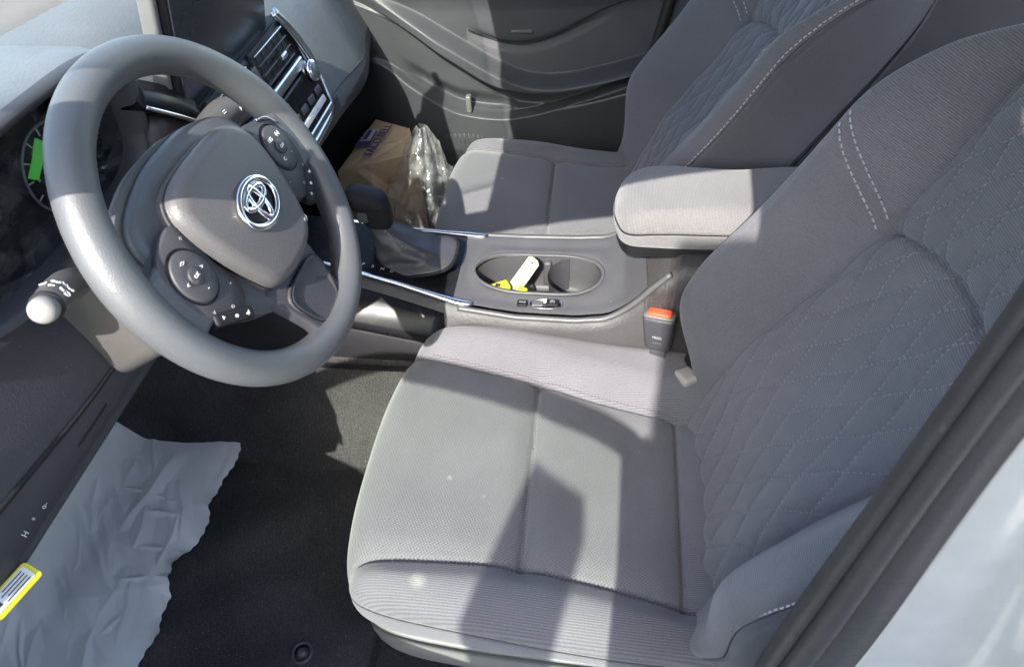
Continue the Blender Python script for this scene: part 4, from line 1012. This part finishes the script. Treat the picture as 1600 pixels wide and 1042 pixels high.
# driver-side outer trim left of the screen
lo = np.array([(-.236, .592, .785), (-.195, .583, .752), (-.148, .578, .712)]); hi = np.array([(-.214, .606, .808), (-.178, .598, .782), (-.143, .592, .745)])
V, F = loft([[p + (0, .002, -.004), p, q_, q_ + (0, .02, 0), p + (0, .03, -.004)] for p, q_ in zip(cr(lo, 6), cr(hi, 6))]); mk('trim_panel', V, F, M['gloss'], dash)
V, F = tube(cr(lo, 8) + (0, -.002, -.001), .0026, 8); mk('trim_edge', V, F, M['satin'], dash)
V, F = rbox((-.185, .625, .72), (.11, .07, .06), .02, R=[(.9, 0, -.4), (0, 1, 0), (.4, 0, .9)]); mk('trim_shelf', V, F, M['mid'], dash)
# knee panel details: raised lower lip and switch row
Pk = cr([(-.71, .650, .508), (-.60, .650, .505), (-.50, .650, .502), (-.40, .650, .498), (-.22, .650, .497)], 6)
V, F = tube(Pk, .0065, 10); mk('knee_panel_lip', V, F, M['darker'], dash)
V, F = tube(cr([(-.70, .634, .585), (-.58, .634, .572), (-.47, .634, .562), (-.30, .636, .560)], 6), .0032, 8); mk('knee_panel_crease', V, F, M['darker'], dash)
for i, s_ in enumerate(('o-', '*', 'H')):
    p_ = np.array([-.600 - .016 * i, .639, .531]); 
    text('panel_symbol', s_, .008, M['palemark'], dash, p_ - np.array([0, .006, -.002]), (1, 0, 0), (0, .5, .87))
V, F = rbox((-.50, .637, .537), (.06, .006, .005), .002); mk('panel_slot', V, F, M['darker'], dash)
# side air outlet at the far left
q = ell(-.560, .742, .040, .048, 40); V, F = tube([(u, .655 - .0, v) for u, v in q], .006, 8, closed=True); mk('side_vent_ring', V, F, M['darker'], dash)

# ------------------------------------------------------------------ loose things
lab = thing('warning_label', 'white printed label with a yellow border hanging under the dashboard edge', 'label', (-.648, .64, .50))
la = np.array([-.650, .638, .509]); lx = np.array([-.60, .05, .12]); lx /= np.linalg.norm(lx); ly = np.cross(CP - la, lx); ly *= -np.sign(ly[2]); ly -= lx * (ly @ lx); ly /= np.linalg.norm(ly)
r2 = rrect(.054, .022, .004) + [.027, .011]; lz = np.cross(lx, ly); sg = 1 if lz @ (CP - la) > 0 else -1
V, F = prism(r2, lx, ly, la, .0006); mk('label_border', V, F, M['yellow'], lab, smooth=False)
V, F = prism(rrect(.046, .0150, .002) + [.0275, .0095], lx, ly, la + lz * (.0008 if sg > 0 else -.0002), .0003 * sg); mk('label_face', V, F, M['label_white'], lab, smooth=False)
for i in range(4):
    V, F = prism([(.009, .004 + .0033 * i), (.033 + .004 * (i % 2), .004 + .0033 * i), (.033 + .004 * (i % 2), .0051 + .0033 * i), (.009, .0051 + .0033 * i)], lx, ly, la + lz * (.0013 if sg > 0 else -.0007), .0002 * sg); mk('label_line', V, F, M['black_mark'], lab, smooth=False)
V, F = prism([(.041, .005), (.046, .005), (.046, .013), (.041, .013)], lx, ly, la + lz * (.0013 if sg > 0 else -.0007), .0002 * sg); mk('label_symbol', V, F, M['black_mark'], lab, smooth=False)

# brown paper bag lying in the passenger footwell
bag = thing('paper_bag', 'crumpled brown paper food bag with purple print in the passenger footwell', 'paper bag', (.52, .66, .1))
def bil(c00, c10, c11, c01, u, v): return (np.array(c00) * (1 - u) * (1 - v) + np.array(c10) * u * (1 - v) + np.array(c11) * u * v + np.array(c01) * (1 - u) * v)
n = 60
def sheet(c00, c10, c11, c01, amp, seed, n=n, k=3):
    r_ = np.random.RandomState(seed); u, v = np.meshgrid(np.linspace(0, 1, n), np.linspace(0, 1, n), indexing='ij')
    P = np.array(c00) * ((1 - u) * (1 - v))[..., None] + np.array(c10) * (u * (1 - v))[..., None] + np.array(c11) * (u * v)[..., None] + np.array(c01) * ((1 - u) * v)[..., None]
    nn = np.cross(np.array(c10) - c00, np.array(c01) - np.array(c00)); nn = nn / np.linalg.norm(nn)
    d = np.zeros_like(u)
    for i in range(26):
        an = r_.uniform(0, math.pi); b = (u - r_.rand()) * math.cos(an) + (v - r_.rand()) * math.sin(an); d += amp * r_.uniform(-1, 1) * np.exp(-np.abs(b) / .06) * np.exp(-((u - r_.rand()) ** 2 + (v - r_.rand()) ** 2) / .12)
    w_ = np.minimum(1, 12 * np.minimum(np.minimum(u, 1 - u), np.minimum(v, 1 - v)) + .15)
    return (P + (d * w_)[..., None] * nn).reshape(-1, 3), gridf(n, n)
# top face corners: a far-left top, b far-right, c near-right, d near-left
ta, tb, tc, td = (.635, .643, .297), (.590, .543, .298), (.478, .508, .296), (.385, .668, .302)
ba, bb, bc, bd = (.655, .70, .02), (.62, .56, .02), (.47, .50, .02), (.375, .68, .02)
S = [sheet(ta, tb, tc, td, .007, 1), sheet(tb, tc, bc, bb, .014, 2), sheet(tc, td, bd, bc, .016, 3), sheet(td, ta, ba, bd, .005, 4), sheet(ta, tb, bb, ba, .004, 5)]
V, F = join(*S); mk('bag_body', V, F, M['kraft'], bag)
def on_face(c00, c10, c11, c01, u, v, off):
    P = bil(c00, c10, c11, c01, u, v); nn = np.cross(np.array(c10) - c00, np.array(c01) - np.array(c00)); nn /= np.linalg.norm(nn)
    if nn[2] < 0: nn = -nn
    return P + nn * off
def patch(name, us, vs, m, off):
    P = [on_face(ta, tb, tc, td, u, v, off) for u, v in ((us[0], vs[0]), (us[1], vs[0]), (us[1], vs[1]), (us[0], vs[1]))]
    V, F = loft([P, [p + np.array([0, 0, .0006]) for p in P]]); return mk(name, V, F, m, bag, smooth=False)
patch('print_block', (.02, .28), (.30, .62), M['violet'], .008)
patch('print_panel', (.06, .25), (.27, .52), M['palemark'], .0095)
patch('print_bar', (.10, .18), (.29, .50), M['violet'], .0108)
axb = np.array(ta) - np.array(td); ayb = np.array(ta) - np.array(tb)
text('bag_lettering', 'TACO BELL', .030, M['violet'], bag, on_face(ta, tb, tc, td, .40, .52, .010), axb, ayb, depth=.0008)
# clear plastic bag, crumpled over the seat front
pbag = thing('plastic_bag', 'clear crinkled plastic bag slumped between the paper bag and the passenger seat', 'plastic bag', (.42, .50, .02))
r_ = np.random.RandomState(5); nu, nv = 110, 90
u, v = np.meshgrid(np.linspace(0, 2 * np.pi, nu), np.linspace(0, 1, nv), indexing='ij')
cx = .455 - .03 * v + .015 * v ** 2; cyb = .515 - .045 * v; zb = .03 + .36 * v
wx = .135 * (1 - v) ** .9 + .010 + .02 * np.sin(v * 3.1); wy = .120 * (1 - v) ** .85 + .010
rad = 1 + .10 * np.sin(u * 3 + v * 5) + .07 * np.sin(u * 7 - v * 9)
for i in range(210):
    an = r_.uniform(-1.2, 1.2); u0, v0 = r_.uniform(0, 6.28), r_.uniform(0, .95); du = (u - u0 + np.pi) % (2 * np.pi) - np.pi
    b = du * math.cos(an) + (v - v0) * 4 * math.sin(an); l = -du * math.sin(an) + (v - v0) * 4 * math.cos(an)
    rad += r_.uniform(-.17, .17) * np.exp(-np.abs(b) / .09) * np.exp(-(l / r_.uniform(.25, .9)) ** 2)
P = np.stack([cx + wx * rad * np.cos(u), cyb + wy * rad * np.sin(u), zb + .012 * np.sin(u * 5) * (1 - v)], -1)
mk('bag_film', P.reshape(-1, 3), gridf(nu, nv), M['clear'], pbag, smooth=False)
